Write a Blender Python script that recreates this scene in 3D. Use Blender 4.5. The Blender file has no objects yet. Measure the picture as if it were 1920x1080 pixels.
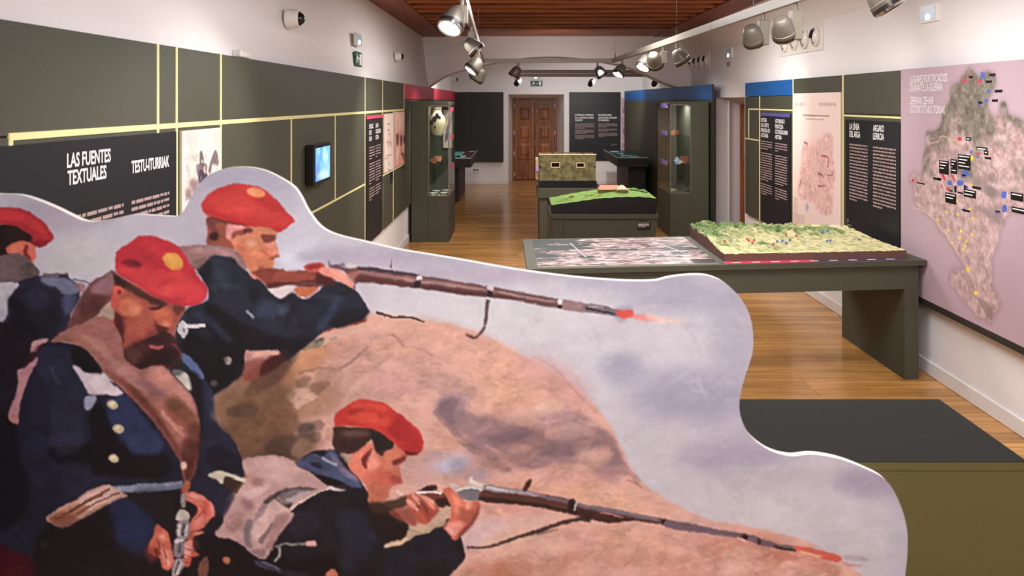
import bpy, bmesh, math, random
import numpy as np
from mathutils import Vector, Matrix
random.seed(4)
SC = bpy.context.scene
COL = SC.collection
# ------------------------------------------------------------------ camera, world, exposure, lights
FPX, VX, VY, HC = 1400.0, 972.0, 191.0, 1.9        # focal length and vanishing point in pixels of 1920x1080, eye height
cam = bpy.data.cameras.new('camera'); camo = bpy.data.objects.new('camera', cam); COL.objects.link(camo)
camo.location = (0, 0, HC); camo.rotation_euler = (math.pi / 2, 0, 0)
cam.sensor_width = 36; cam.lens = FPX / 1920 * 36
cam.shift_x = (960 - VX) / 1920; cam.shift_y = -(540 - VY) / 1920
cam.clip_start = .05; cam.clip_end = 60
cam.dof.use_dof = True; cam.dof.focus_distance = 6.5; cam.dof.aperture_fstop = 4.5
SC.camera = camo
SC.view_settings.view_transform = 'Standard'; SC.view_settings.look = 'None'
SC.view_settings.gamma = 1; SC.view_settings.use_curve_mapping = False; SC.view_settings.exposure = EXPO = 0.0
w = bpy.data.worlds.new('world'); SC.world = w; w.use_nodes = True
w.node_tree.nodes['Background'].inputs[0].default_value = (.8, .85, 1, 1); w.node_tree.nodes['Background'].inputs[1].default_value = .15
SC.cycles.use_denoising = True
SC.cycles.sample_clamp_indirect = 6
SC.cycles.max_bounces = 8; SC.cycles.diffuse_bounces = 4

def light(kind, loc, target, power, size=.1, color=(1, .95, .92), angle=60, blend=.6, size_y=None, name='museum_spot'):
    L = bpy.data.lights.new(name, kind); L.energy = power * 1.9; L.color = color
    if kind == 'SPOT': L.spot_size = math.radians(angle); L.spot_blend = blend; L.shadow_soft_size = size
    elif kind == 'AREA':
        L.size = size
        if size_y: L.shape = 'RECTANGLE'; L.size_y = size_y
    else: L.shadow_soft_size = size
    o = bpy.data.objects.new(name, L); COL.objects.link(o); o.location = loc
    o.rotation_euler = (Vector(target) - Vector(loc)).to_track_quat('-Z', 'Y').to_euler()
    return o
WARM = (1, .95, .915); COOL = (.93, .95, 1)
# added fill lamps without fittings, under the ceiling and behind the viewer
light('AREA', (.3, -.6, 2.9), (.3, 1.6, 1.2), 70, 1.6, (1, .985, 1), size_y=1.0, name='added_ceiling_fill')
light('AREA', (1.0, 3.4, 2.93), (1.0, 3.4, 0), 60, 2.2, (1, .975, .98), size_y=1.2, name='added_ceiling_fill')
light('AREA', (.7, 7.6, 2.93), (.7, 7.6, 0), 60, 2.0, (1, .95, .93), size_y=1.2, name='added_ceiling_fill')
# heads of the track
for loc, tgt, p, a in [((-.35, 3.9, 2.35), (-1.5, 3.4, 1.4), 30, 80), ((-.3, 2.4, 2.35), (-1.5, 2.6, 1.2), 16, 80), ((-.42, 6.9, 2.35), (-1.5, 7.4, 1.2), 40, 80), ((-.5, 10, 2.35), (-1.3, 10.6, 1.2), 40, 80),
                       ((1.6, 4.3, 2.14), (2.86, 4.9, 1.75), 17, 90), ((1.58, 4.8, 2.14), (2.86, 6.5, 1.7), 21, 80), ((1.5, 7.1, 2.14), (2.86, 8.3, 1.6), 32, 80), ((1.63, 3.3, 2.2), (2.86, 3.6, 1.7), 9, 90),
                       ((1.48, 7.7, 2.14), (2.1, 5.6, .8), 30, 60), ((1.46, 8.3, 2.14), (.75, 7.2, .9), 34, 50), ((1.4, 10.1, 2.35), (.6, 9.3, .9), 30, 50), ((.0, 10.8, 2.35), (.0, 9.0, .1), 70, 70),
                       ((1.16, 10.8, 2.35), (2.6, 11.0, 1.4), 40, 70), ((-.45, 5.5, 2.35), (.5, 5.3, .8), 45, 60)]:
    light('SPOT', loc, tgt, p, .05, WARM, a, .8)
for loc, tgt, p, a in [((1.43, 13.9, 2.25), (1.9, 17.27, 1.9), 95, 90), ((.05, 13.9, 2.28), (.4, 17.27, 1.5), 26, 90), ((2.1, 13.8, 2.28), (2.0, 15.2, .85), 10, 50), ((-.9, 12.9, 2.5), (-1.5, 13.6, 2.0), 24, 110), ((-.6, 13.2, 2.5), (-1.2, 15.2, .85), 28, 40), ((.6, 11.2, 2.35), (.6, 12.4, 2.8), 9, 150)]:
    light('SPOT', loc, tgt, p, .05, WARM, a, .8)

light('SPOT', (1.5, 8.6, 2.35), (3.1, 10.9, 1.0), 36, .05, WARM, 50, .8)  # added spot without a lamp head, brightens the doorway niche
# small lamps in the lids of the two glazed cases
light('AREA', (-1.08, 10.4, 1.84), (-1.08, 10.5, 0), 1.3, .2, WARM, name='case_lamp')
light('AREA', (2.26, 10.7, 1.855), (2.26, 10.8, 0), 4.0, .2, WARM, name='case_lamp')
light('AREA', (.6, 15.6, 2.9), (.6, 15.6, 0), 14, 1.6, (1, .95, .93), name='added_ceiling_fill')  # added fill over the back room, no fitting there

# ------------------------------------------------------------------ helpers
def s2l(c):
    c = np.asarray(c, np.float64) / 255
    return np.where(c <= .04045, c / 12.92, ((c + .055) / 1.055) ** 2.4)
MATS = {}
def mat(name, col, rough=.6, metal=0, spec=.5, noise=0, nscale=20, bump=0, bscale=200, emit=None, estr=0, trans=0, coat=0):
    if name in MATS: return MATS[name]
    m = bpy.data.materials.new(name); m.use_nodes = True; MATS[name] = m
    nt = m.node_tree; b = nt.nodes['Principled BSDF']
    c = tuple(s2l(col)) + (1,)
    b.inputs['Base Color'].default_value = c; b.inputs['Roughness'].default_value = rough; b.inputs['Metallic'].default_value = metal
    b.inputs['Specular IOR Level'].default_value = spec
    if coat: b.inputs['Coat Weight'].default_value = coat
    if trans: b.inputs['Transmission Weight'].default_value = trans; b.inputs['IOR'].default_value = 1.45
    if emit: b.inputs['Emission Color'].default_value = tuple(s2l(emit)) + (1,); b.inputs['Emission Strength'].default_value = estr
    if noise or bump:
        g = nt.nodes.new('ShaderNodeNewGeometry')
        n = nt.nodes.new('ShaderNodeTexNoise'); n.inputs['Scale'].default_value = nscale; n.inputs['Detail'].default_value = 5
        nt.links.new(g.outputs['Position'], n.inputs['Vector'])
        if noise:
            r = nt.nodes.new('ShaderNodeValToRGB'); r.color_ramp.elements[0].position = .3; r.color_ramp.elements[1].position = .7
            r.color_ramp.elements[0].color = tuple(np.clip(np.array(c[:3]) * (1 - noise), 0, 1)) + (1,); r.color_ramp.elements[1].color = tuple(np.clip(np.array(c[:3]) * (1 + noise), 0, 1)) + (1,)
            nt.links.new(n.outputs['Fac'], r.inputs['Fac']); nt.links.new(r.outputs['Color'], b.inputs['Base Color'])
        if bump:
            n2 = nt.nodes.new('ShaderNodeTexNoise'); n2.inputs['Scale'].default_value = bscale; nt.links.new(g.outputs['Position'], n2.inputs['Vector'])
            bp = nt.nodes.new('ShaderNodeBump'); bp.inputs['Strength'].default_value = bump; bp.inputs['Distance'].default_value = .002
            nt.links.new(n2.outputs['Fac'], bp.inputs['Height']); nt.links.new(bp.outputs['Normal'], b.inputs['Normal'])
    return m
def wood_mat(name, c1, c2, axis='X', rough=.4, scale=1.0, brick=None, spec=.5):
    """grain stretched along one axis; tint per object and, with brick, per floor plank"""
    m = bpy.data.materials.new(name); m.use_nodes = True; nt = m.node_tree; b = nt.nodes['Principled BSDF']
    g = nt.nodes.new('ShaderNodeNewGeometry'); mp = nt.nodes.new('ShaderNodeMapping')
    sc = {'X': (1.5, 26, 26), 'Y': (26, 1.5, 26), 'Z': (26, 26, 1.5)}[axis]
    mp.inputs['Scale'].default_value = tuple(v * scale for v in sc)
    nt.links.new(g.outputs['Position'], mp.inputs['Vector'])
    n = nt.nodes.new('ShaderNodeTexNoise'); n.inputs['Scale'].default_value = 1; n.inputs['Detail'].default_value = 8; n.inputs['Roughness'].default_value = .65
    oi = nt.nodes.new('ShaderNodeObjectInfo')
    nt.links.new(mp.outputs['Vector'], n.inputs['Vector'])
    r = nt.nodes.new('ShaderNodeValToRGB'); r.color_ramp.elements[0].position = .32; r.color_ramp.elements[1].position = .7
    r.color_ramp.elements[0].color = tuple(s2l(c1)) + (1,); r.color_ramp.elements[1].color = tuple(s2l(c2)) + (1,)
    nt.links.new(n.outputs['Fac'], r.inputs['Fac'])
    hs = nt.nodes.new('ShaderNodeHueSaturation'); nt.links.new(r.outputs['Color'], hs.inputs['Color'])
    if brick:
        bt = nt.nodes.new('ShaderNodeTexBrick'); bt.inputs['Scale'].default_value = 1; bt.inputs['Brick Width'].default_value = brick[0]; bt.inputs['Row Height'].default_value = brick[1]
        bt.inputs['Mortar Size'].default_value = 0; bt.inputs['Color1'].default_value = (.78, .78, .78, 1); bt.inputs['Color2'].default_value = (1.22, 1.22, 1.22, 1); bt.offset = .5
        nt.links.new(g.outputs['Position'], bt.inputs['Vector']); nt.links.new(bt.outputs['Color'], hs.inputs['Value'])
    else:
        mr = nt.nodes.new('ShaderNodeMapRange'); mr.inputs['To Min'].default_value = .8; mr.inputs['To Max'].default_value = 1.2
        nt.links.new(oi.outputs['Random'], mr.inputs['Value']); nt.links.new(mr.outputs['Result'], hs.inputs['Value'])
    nt.links.new(hs.outputs['Color'], b.inputs['Base Color'])
    b.inputs['Roughness'].default_value = rough; b.inputs['Specular IOR Level'].default_value = spec
    bp = nt.nodes.new('ShaderNodeBump'); bp.inputs['Strength'].default_value = .15; bp.inputs['Distance'].default_value = .001
    nt.links.new(n.outputs['Fac'], bp.inputs['Height']); nt.links.new(bp.outputs['Normal'], b.inputs['Normal'])
    return m
def attr_mat(name, rough=.5, spec=.4, bump=0):
    m = bpy.data.materials.new(name); m.use_nodes = True; nt = m.node_tree; b = nt.nodes['Principled BSDF']
    a = nt.nodes.new('ShaderNodeAttribute'); a.attribute_name = 'print'; nt.links.new(a.outputs['Color'], b.inputs['Base Color'])
    b.inputs['Roughness'].default_value = rough; b.inputs['Specular IOR Level'].default_value = spec
    return m
def glass_mat(nm='clear_glass', ior=1.4):
    m = bpy.data.materials.new(nm); m.use_nodes = True; nt = m.node_tree
    out = nt.nodes['Material Output']; nt.nodes.remove(nt.nodes['Principled BSDF'])
    t = nt.nodes.new('ShaderNodeBsdfTransparent'); t.inputs[0].default_value = (.93, .97, .95, 1)
    g = nt.nodes.new('ShaderNodeBsdfGlossy'); g.inputs['Roughness'].default_value = .02
    lw = nt.nodes.new('ShaderNodeLayerWeight'); pw = nt.nodes.new('ShaderNodeMath'); pw.operation = 'POWER'; pw.inputs[1].default_value = 5
    f = nt.nodes.new('ShaderNodeMath'); f.operation = 'MULTIPLY_ADD'; f.inputs[1].default_value = .55 if ior > 1.2 else .12; f.inputs[2].default_value = .03; mx = nt.nodes.new('ShaderNodeMixShader')
    nt.links.new(lw.outputs['Facing'], pw.inputs[0]); nt.links.new(pw.outputs[0], f.inputs[0])
    nt.links.new(f.outputs[0], mx.inputs[0]); nt.links.new(t.outputs[0], mx.inputs[1]); nt.links.new(g.outputs[0], mx.inputs[2]); nt.links.new(mx.outputs[0], out.inputs['Surface'])
    return m
ORG = {}
def add(name, me, m=None, parent=None, mats=None):
    o = bpy.data.objects.new(name, me); COL.objects.link(o)
    if parent is not None: o.parent = parent
    for q in (mats or [m]):
        if q is not None and not me.materials.get(q.name): me.materials.append(q)
    ORG[o] = ORG.get(parent, Vector((0, 0, 0)))
    return o
def thing(name, label, cat, loc, group=None):
    o = bpy.data.objects.new(name, None); COL.objects.link(o); o.location = loc; o.empty_display_size = .1
    o['label'] = label; o['category'] = cat
    if group: o['group'] = group
    ORG[o] = Vector(loc); return o
def tag(o, label, cat, group=None):
    o['label'] = label; o['category'] = cat
    if group: o['group'] = group
    return o
def struct(o): o['kind'] = 'structure'; return o
class MB:
    """collects shapes in world coordinates, links them as one mesh object"""
    def __init__(s): s.v = []; s.f = []
    def raw(s, v, f):
        n = len(s.v); s.v += [tuple(q) for q in v]; s.f += [tuple(i + n for i in q) for q in f]; return s
    def box(s, x0, x1, y0, y1, z0, z1, T=None):
        v = [(x, y, z) for z in (z0, z1) for y in (y0, y1) for x in (x0, x1)]
        if T: v = [T(*q) for q in v]
        return s.raw(v, [(0, 2, 3, 1), (4, 5, 7, 6), (0, 1, 5, 4), (2, 6, 7, 3), (0, 4, 6, 2), (1, 3, 7, 5)])
    def bev(s, x0, x1, y0, y1, z0, z1, b=.004):
        """a box with chamfered edges"""
        v = []; idx = {}
        for i, (X, sx) in enumerate(((x0, 1), (x1, -1))):
            for j, (Y, sy) in enumerate(((y0, 1), (y1, -1))):
                for k, (Z, sz) in enumerate(((z0, 1), (z1, -1))):
                    for a in range(3):
                        idx[i, j, k, a] = len(v)
                        v.append((X + (0 if a == 0 else b * sx), Y + (0 if a == 1 else b * sy), Z + (0 if a == 2 else b * sz)))
        f = []
        g = lambda i, j, k, a: idx[i, j, k, a]
        for i in (0, 1): q = [g(i, 0, 0, 0), g(i, 1, 0, 0), g(i, 1, 1, 0), g(i, 0, 1, 0)]; f.append(q if i else q[::-1])
        for j in (0, 1): q = [g(0, j, 0, 1), g(0, j, 1, 1), g(1, j, 1, 1), g(1, j, 0, 1)]; f.append(q if j else q[::-1])
        for k in (0, 1): q = [g(0, 0, k, 2), g(1, 0, k, 2), g(1, 1, k, 2), g(0, 1, k, 2)]; f.append(q if k else q[::-1])
        for i in (0, 1):
            for j in (0, 1): f.append([g(i, j, 0, 0), g(i, j, 1, 0), g(i, j, 1, 1), g(i, j, 0, 1)])
            for k in (0, 1): f.append([g(i, 0, k, 0), g(i, 1, k, 0), g(i, 1, k, 2), g(i, 0, k, 2)])
        for j in (0, 1):
            for k in (0, 1): f.append([g(0, j, k, 1), g(1, j, k, 1), g(1, j, k, 2), g(0, j, k, 2)])
        for i in (0, 1):
            for j in (0, 1):
                for k in (0, 1): f.append([g(i, j, k, 0), g(i, j, k, 1), g(i, j, k, 2)])
        return s.raw(v, f)
    def quad(s, a, b, c, d): return s.raw([a, b, c, d], [(0, 1, 2, 3)])
    def lathe(s, p0, p1, prof, n=20, cap=True):
        """prof: list of (t, r) along p0 -> p1"""
        p0, p1 = Vector(p0), Vector(p1); ax = p1 - p0; L = ax.length; d = ax.normalized()
        u = d.orthogonal().normalized(); w_ = d.cross(u)
        v = []; f = []
        for t, r in prof:
            for i in range(n):
                a = 2 * math.pi * i / n
                v.append(p0 + ax * t + (u * math.cos(a) + w_ * math.sin(a)) * r)
        for k in range(len(prof) - 1):
            for i in range(n): f.append((k * n + i, k * n + (i + 1) % n, (k + 1) * n + (i + 1) % n, (k + 1) * n + i))
        if cap: f.append(tuple(range(n))[::-1]); f.append(tuple((len(prof) - 1) * n + i for i in range(n)))
        return s.raw(v, f)
    def cyl(s, p0, p1, r0, r1=None, n=16): return s.lathe(p0, p1, [(0, r0), (1, r0 if r1 is None else r1)], n)
    def ball(s, c, r, n=16, sq=(1, 1, 1)):
        v = []; f = []
        for j in range(n // 2 + 1):
            t = math.pi * j / (n // 2)
            for i in range(n):
                a = 2 * math.pi * i / n; v.append((c[0] + r * sq[0] * math.sin(t) * math.cos(a), c[1] + r * sq[1] * math.sin(t) * math.sin(a), c[2] + r * sq[2] * math.cos(t)))
        for j in range(n // 2):
            for i in range(n): f.append((j * n + i, (j + 1) * n + i, (j + 1) * n + (i + 1) % n, j * n + (i + 1) % n))
        return s.raw(v, f)
    def build(s, name, m, parent=None, smooth=False):
        org = ORG.get(parent, Vector((0, 0, 0)))
        me = bpy.data.meshes.new(name); me.from_pydata([tuple(Vector(q) - org) for q in s.v], [], s.f)
        bm = bmesh.new(); bm.from_mesh(me); bmesh.ops.remove_doubles(bm, verts=bm.verts, dist=1e-5); bmesh.ops.recalc_face_normals(bm, faces=bm.faces); bm.to_mesh(me); bm.free()
        if smooth:
            me.polygons.foreach_set('use_smooth', [True] * len(me.polygons))
            try: me.set_sharp_from_angle(angle=math.radians(35))
            except Exception: pass
        return add(name, me, m, parent)
def W(px, py, Y): return Vector(((px - VX) * Y / FPX, Y, HC - (py - VY) * Y / FPX))
def lettering(lines, PT, name, m, parent, bold=.0):
    """lines: (text, u, v, width, height) with u right and v up in metres on the plane PT(u, v); one object per line"""
    org = ORG.get(parent, Vector((0, 0, 0)))
    for s, u, v, wd, ht in lines:
        c = bpy.data.curves.new('t', 'FONT'); c.body = s; c.size = 1; c.offset = bold; c.resolution_u = 3
        o = bpy.data.objects.new('t', c); COL.objects.link(o); bpy.context.view_layer.update()
        me = bpy.data.meshes.new_from_object(o.evaluated_get(bpy.context.evaluated_depsgraph_get()))
        vs = [q.co.copy() for q in me.vertices]; fs = [tuple(p.vertices) for p in me.polygons]
        bpy.data.objects.remove(o); bpy.data.curves.remove(c); bpy.data.meshes.remove(me)
        x0, x1 = min(q.x for q in vs), max(q.x for q in vs)
        me = bpy.data.meshes.new(name); me.from_pydata([tuple(Vector(PT(u + (q.x - x0) / (x1 - x0) * wd, v + q.y / .73 * ht)) - org) for q in vs], [], fs)
        add(name, me, m, parent)
def words(cols, PT, name, m, parent, seed=1):
    """running text too small to read: cols = (u, v_top, width, pitch, [line counts per paragraph])"""
    r = random.Random(seed); b = MB()
    for u, v, wd, pitch, paras in cols:
        for n in paras:
            for i in range(n):
                end = u + wd * (1 if i < n - 1 else r.uniform(.25, .7)); x = u
                while x < end - wd * .02:
                    L = min(r.uniform(.05, .2) * wd, end - x); h = pitch * r.choice([.4, .46, .5])
                    b.quad(PT(x, v - h), PT(x + L, v - h), PT(x + L, v), PT(x, v)); x += L + wd * .022
                v -= pitch
            v -= pitch * .9
    org = ORG.get(parent, Vector((0, 0, 0)))
    me = bpy.data.meshes.new(name); me.from_pydata([tuple(Vector(q) - org) for q in b.v], [], b.f)
    o = add(name, me, m, parent); o['kind'] = 'stuff'; return o
def print_mesh(name, canvas, PT, m, parent, step=1, clip=None):
    """flat print: a grid with one colour per vertex. PT(cx, cy) maps canvas units (arrays) to world xyz arrays"""
    H, Wd = canvas.shape[:2]
    xs = np.arange(0, Wd, step); ys = np.arange(0, H, step)
    gx, gy = np.meshgrid(xs, ys); nx, ny = len(xs), len(ys)
    col = canvas[ys][:, xs].reshape(-1, 3)
    px, py = gx.astype(np.float64).ravel(), gy.astype(np.float64).ravel()
    idx = np.arange(nx * ny).reshape(ny, nx)
    quads = np.stack([idx[:-1, :-1], idx[1:, :-1], idx[1:, 1:], idx[:-1, 1:]], -1).reshape(-1, 4)
    if clip is not None:
        mask = raster(clip, 0, 0, Wd, H)
        cx = np.clip((xs[:-1] + step / 2).astype(int), 0, Wd - 1); cy = np.clip((ys[:-1] + step / 2).astype(int), 0, H - 1)
        keep = (mask[cy][:, cx] > .5).ravel(); dropped = quads[~keep]; quads = quads[keep]
        used = np.zeros(nx * ny, bool); used[quads] = True
        edge = np.zeros(nx * ny, bool); edge[dropped] = True; edge &= used
        e = np.nonzero(edge)[0]
        a = clip; b_ = np.roll(clip, -1, 0); d = b_ - a; dd = (d ** 2).sum(1) + 1e-9
        for i in e:
            q = np.array([px[i], py[i]]); t = np.clip(((q - a) * d).sum(1) / dd, 0, 1); pr = a + d * t[:, None]
            k = ((pr - q) ** 2).sum(1).argmin()
            if ((pr[k] - q) ** 2).sum() < (2.2 * step) ** 2: px[i], py[i] = pr[k]
        new = -np.ones(nx * ny, int); u = np.nonzero(used)[0]; new[u] = np.arange(len(u))
        quads = new[quads]; px, py, col = px[u], py[u], col[u]
    P3 = PT(px, py); org = np.array(ORG.get(parent, Vector((0, 0, 0))))
    co = (np.stack(P3, -1) - org).astype(np.float32)
    me = bpy.data.meshes.new(name); n = len(co)
    me.vertices.add(n); me.vertices.foreach_set('co', co.ravel())
    me.loops.add(quads.size); me.loops.foreach_set('vertex_index', quads.ravel().astype(np.int32))
    me.polygons.add(len(quads)); me.polygons.foreach_set('loop_start', np.arange(0, quads.size, 4, dtype=np.int32))
    me.update(calc_edges=True)
    at = me.color_attributes.new('print', 'FLOAT_COLOR', 'POINT')
    at.data.foreach_set('color', np.concatenate([s2l(np.clip(col, 0, 1) * 255), np.ones((n, 1))], 1).astype(np.float32).ravel())
    return add(name, me, m, parent)
# ---------------------------------------------------------------- printed picture on the cut-out board
PX0, PY0, PW, PH = -40, 300, 1760, 1230         # canvas window in print units
rngp = np.random.RandomState(7)
def vnoise(w, h, sx, sy, seed):
    r = np.random.RandomState(seed)
    gw, gh = int(w / sx) + 3, int(h / sy) + 3
    g = r.rand(gh, gw).astype(np.float32)
    x = np.arange(w) / sx; y = np.arange(h) / sy
    xi = x.astype(int); yi = y.astype(int)
    fx = (x - xi).astype(np.float32); fy = (y - yi).astype(np.float32)
    fx = fx * fx * (3 - 2 * fx); fy = (fy * fy * (3 - 2 * fy))[:, None]
    a = g[yi][:, xi]; b = g[yi][:, xi + 1]; c = g[yi + 1][:, xi]; d = g[yi + 1][:, xi + 1]
    return (a * (1 - fx) + b * fx) * (1 - fy) + (c * (1 - fx) + d * fx) * fy
def fbm(w, h, s, seed, oct=4, asp=1.0):
    t = 0; amp = 1; tot = 0
    for k in range(oct):
        t = t + amp * vnoise(w, h, max(1.5, s * asp), max(1.5, s), seed + k); tot += amp
        amp *= .55; s *= .5
    return t / tot - .5
CAN = np.zeros((PH, PW, 3), np.float32)
FR = [0, 0, 1]
def F(ox, oy, s): FR[:] = [ox, oy, s]
def pts(s):
    v = np.array([float(q) for q in s.replace(',', ' ').split()]).reshape(-1, 2)
    v = v / FR[2] + [FR[0], FR[1]]
    return MAPF(v) if MAPF else v - [PX0, PY0]
MAPF = None
def catmull(p, closed=True, n=6):
    m = len(p); out = []
    for i in range(m if closed else m - 1):
        if closed: a, b, c, d = p[i - 1], p[i], p[(i + 1) % m], p[(i + 2) % m]
        else: a, b, c, d = p[max(i - 1, 0)], p[i], p[i + 1], p[min(i + 2, m - 1)]
        for k in range(n):
            t = k / n
            out.append(.5 * ((2 * b) + (c - a) * t + (2 * a - 5 * b + 4 * c - d) * t * t + (3 * b - 3 * c + d - a) * t ** 3))
    if not closed: out.append(p[-1])
    return np.array(out)
def boxblur(m, r):
    r = int(round(r))
    if r < 1: return m
    for ax in (0, 1):
        for _ in range(2):
            c = np.cumsum(np.pad(m, [(r + 1, r) if k == ax else (0, 0) for k in (0, 1)]), axis=ax, dtype=np.float64)
            n = 2 * r + 1
            m = ((c[n:] - c[:-n]) if ax == 0 else (c[:, n:] - c[:, :-n])).astype(np.float32) / n
    return m
def raster(p, x0, y0, w, h):
    """even-odd fill of polygon p on a w x h window, two sub-rows per row and exact column coverage"""
    SS = 2
    a = np.zeros((h * SS, w), np.float32)
    q = np.roll(p, -1, 0)
    X1, Y1, X2, Y2 = p[:, 0] - x0, (p[:, 1] - y0) * SS, q[:, 0] - x0, (q[:, 1] - y0) * SS
    for j in range(h * SS):
        yc = j + .5
        k = (Y1 <= yc) != (Y2 <= yc)
        if not k.any(): continue
        xs = np.sort(X1[k] + (yc - Y1[k]) * (X2[k] - X1[k]) / (Y2[k] - Y1[k]))
        for i in range(0, len(xs) - 1, 2):
            l, r = max(0, xs[i]), min(w, xs[i + 1])
            if r <= l: continue
            li, ri = int(l), int(r)
            if li == ri: a[j, li] += r - l
            else:
                a[j, li] += li + 1 - l
                a[j, li + 1:ri] += 1
                if ri < w: a[j, ri] += r - ri
    return a.reshape(h, SS, w).mean(1)
FINE = fbm(PW, PH, 5, 50, 3, 1.6)
MID = fbm(PW, PH, 22, 60, 3, 1.4)
def new_canvas(w, h, bg, mapf=None, seed=0):
    """start another print: w x h units; mapf turns traced points into canvas units"""
    global CAN, PX0, PY0, PW, PH, FINE, MID, MAPF
    PX0 = PY0 = 0; PW, PH = w, h; MAPF = mapf
    CAN = np.zeros((h, w, 3), np.float32); CAN[:] = hexc(bg)
    FINE = fbm(w, h, 4, 50 + seed, 3, 1.4); MID = fbm(w, h, 16, 60 + seed, 3, 1.2)
    F(0, 0, 1)
def hexc(c): return np.array(c, np.float32) / 255
def comp(mask, x0, y0, col, alpha, tex):
    h, w = mask.shape
    ax0, ay0 = max(0, x0), max(0, y0); ax1, ay1 = min(PW, x0 + w), min(PH, y0 + h)
    if ax1 <= ax0 or ay1 <= ay0: return
    m = (mask[ay0 - y0:ay1 - y0, ax0 - x0:ax1 - x0] * alpha)[..., None]
    t = (1 + tex * (FINE[ay0:ay1, ax0:ax1] * .5 + MID[ay0:ay1, ax0:ax1]))[..., None]
    R = CAN[ay0:ay1, ax0:ax1]
    R *= 1 - m; R += m * np.clip(hexc(col) * t, 0, 1)
def P(col, s, soft=1.5, alpha=1, tex=.25, curve=True):
    p = pts(s)
    if curve: p = catmull(p)
    pad = int(soft * 2) + 3
    x0, y0 = np.floor(p.min(0)).astype(int) - pad; x1, y1 = np.ceil(p.max(0)).astype(int) + pad
    comp(boxblur(raster(p, x0, y0, x1 - x0, y1 - y0), soft * .42), x0, y0, col, alpha, tex)
def S(col, s, w, soft=1, alpha=1, tex=.2):
    """a brush stroke through points; w is one width or (start, end), in canvas units"""
    p = catmull(pts(s), False, 8)
    d = np.gradient(p, axis=0); d /= np.linalg.norm(d, axis=1)[:, None] + 1e-6
    n = np.stack([-d[:, 1], d[:, 0]], 1)
    w0, w1 = (w, w) if not isinstance(w, tuple) else w
    hw = (np.linspace(w0, w1, len(p)) / 2)[:, None]
    q = np.concatenate([p + n * hw, (p - n * hw)[::-1]])
    pad = int(soft * 2) + 3
    x0, y0 = np.floor(q.min(0)).astype(int) - pad; x1, y1 = np.ceil(q.max(0)).astype(int) + pad
    comp(boxblur(raster(q, x0, y0, x1 - x0, y1 - y0), soft * .42), x0, y0, col, alpha, tex)
def B(col, cx, cy, rx, ry=None, rot=0, soft=4, alpha=1, tex=.25):
    ry = ry or rx
    a = np.linspace(0, 2 * np.pi, 25)[:-1]; r = math.radians(rot)
    x = rx * np.cos(a); y = ry * np.sin(a)
    s = ' '.join('%f %f' % (cx + x_ * math.cos(r) - y_ * math.sin(r), cy + x_ * math.sin(r) + y_ * math.cos(r)) for x_, y_ in zip(x, y))
    P(col, s, soft, alpha, tex, False)

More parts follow.
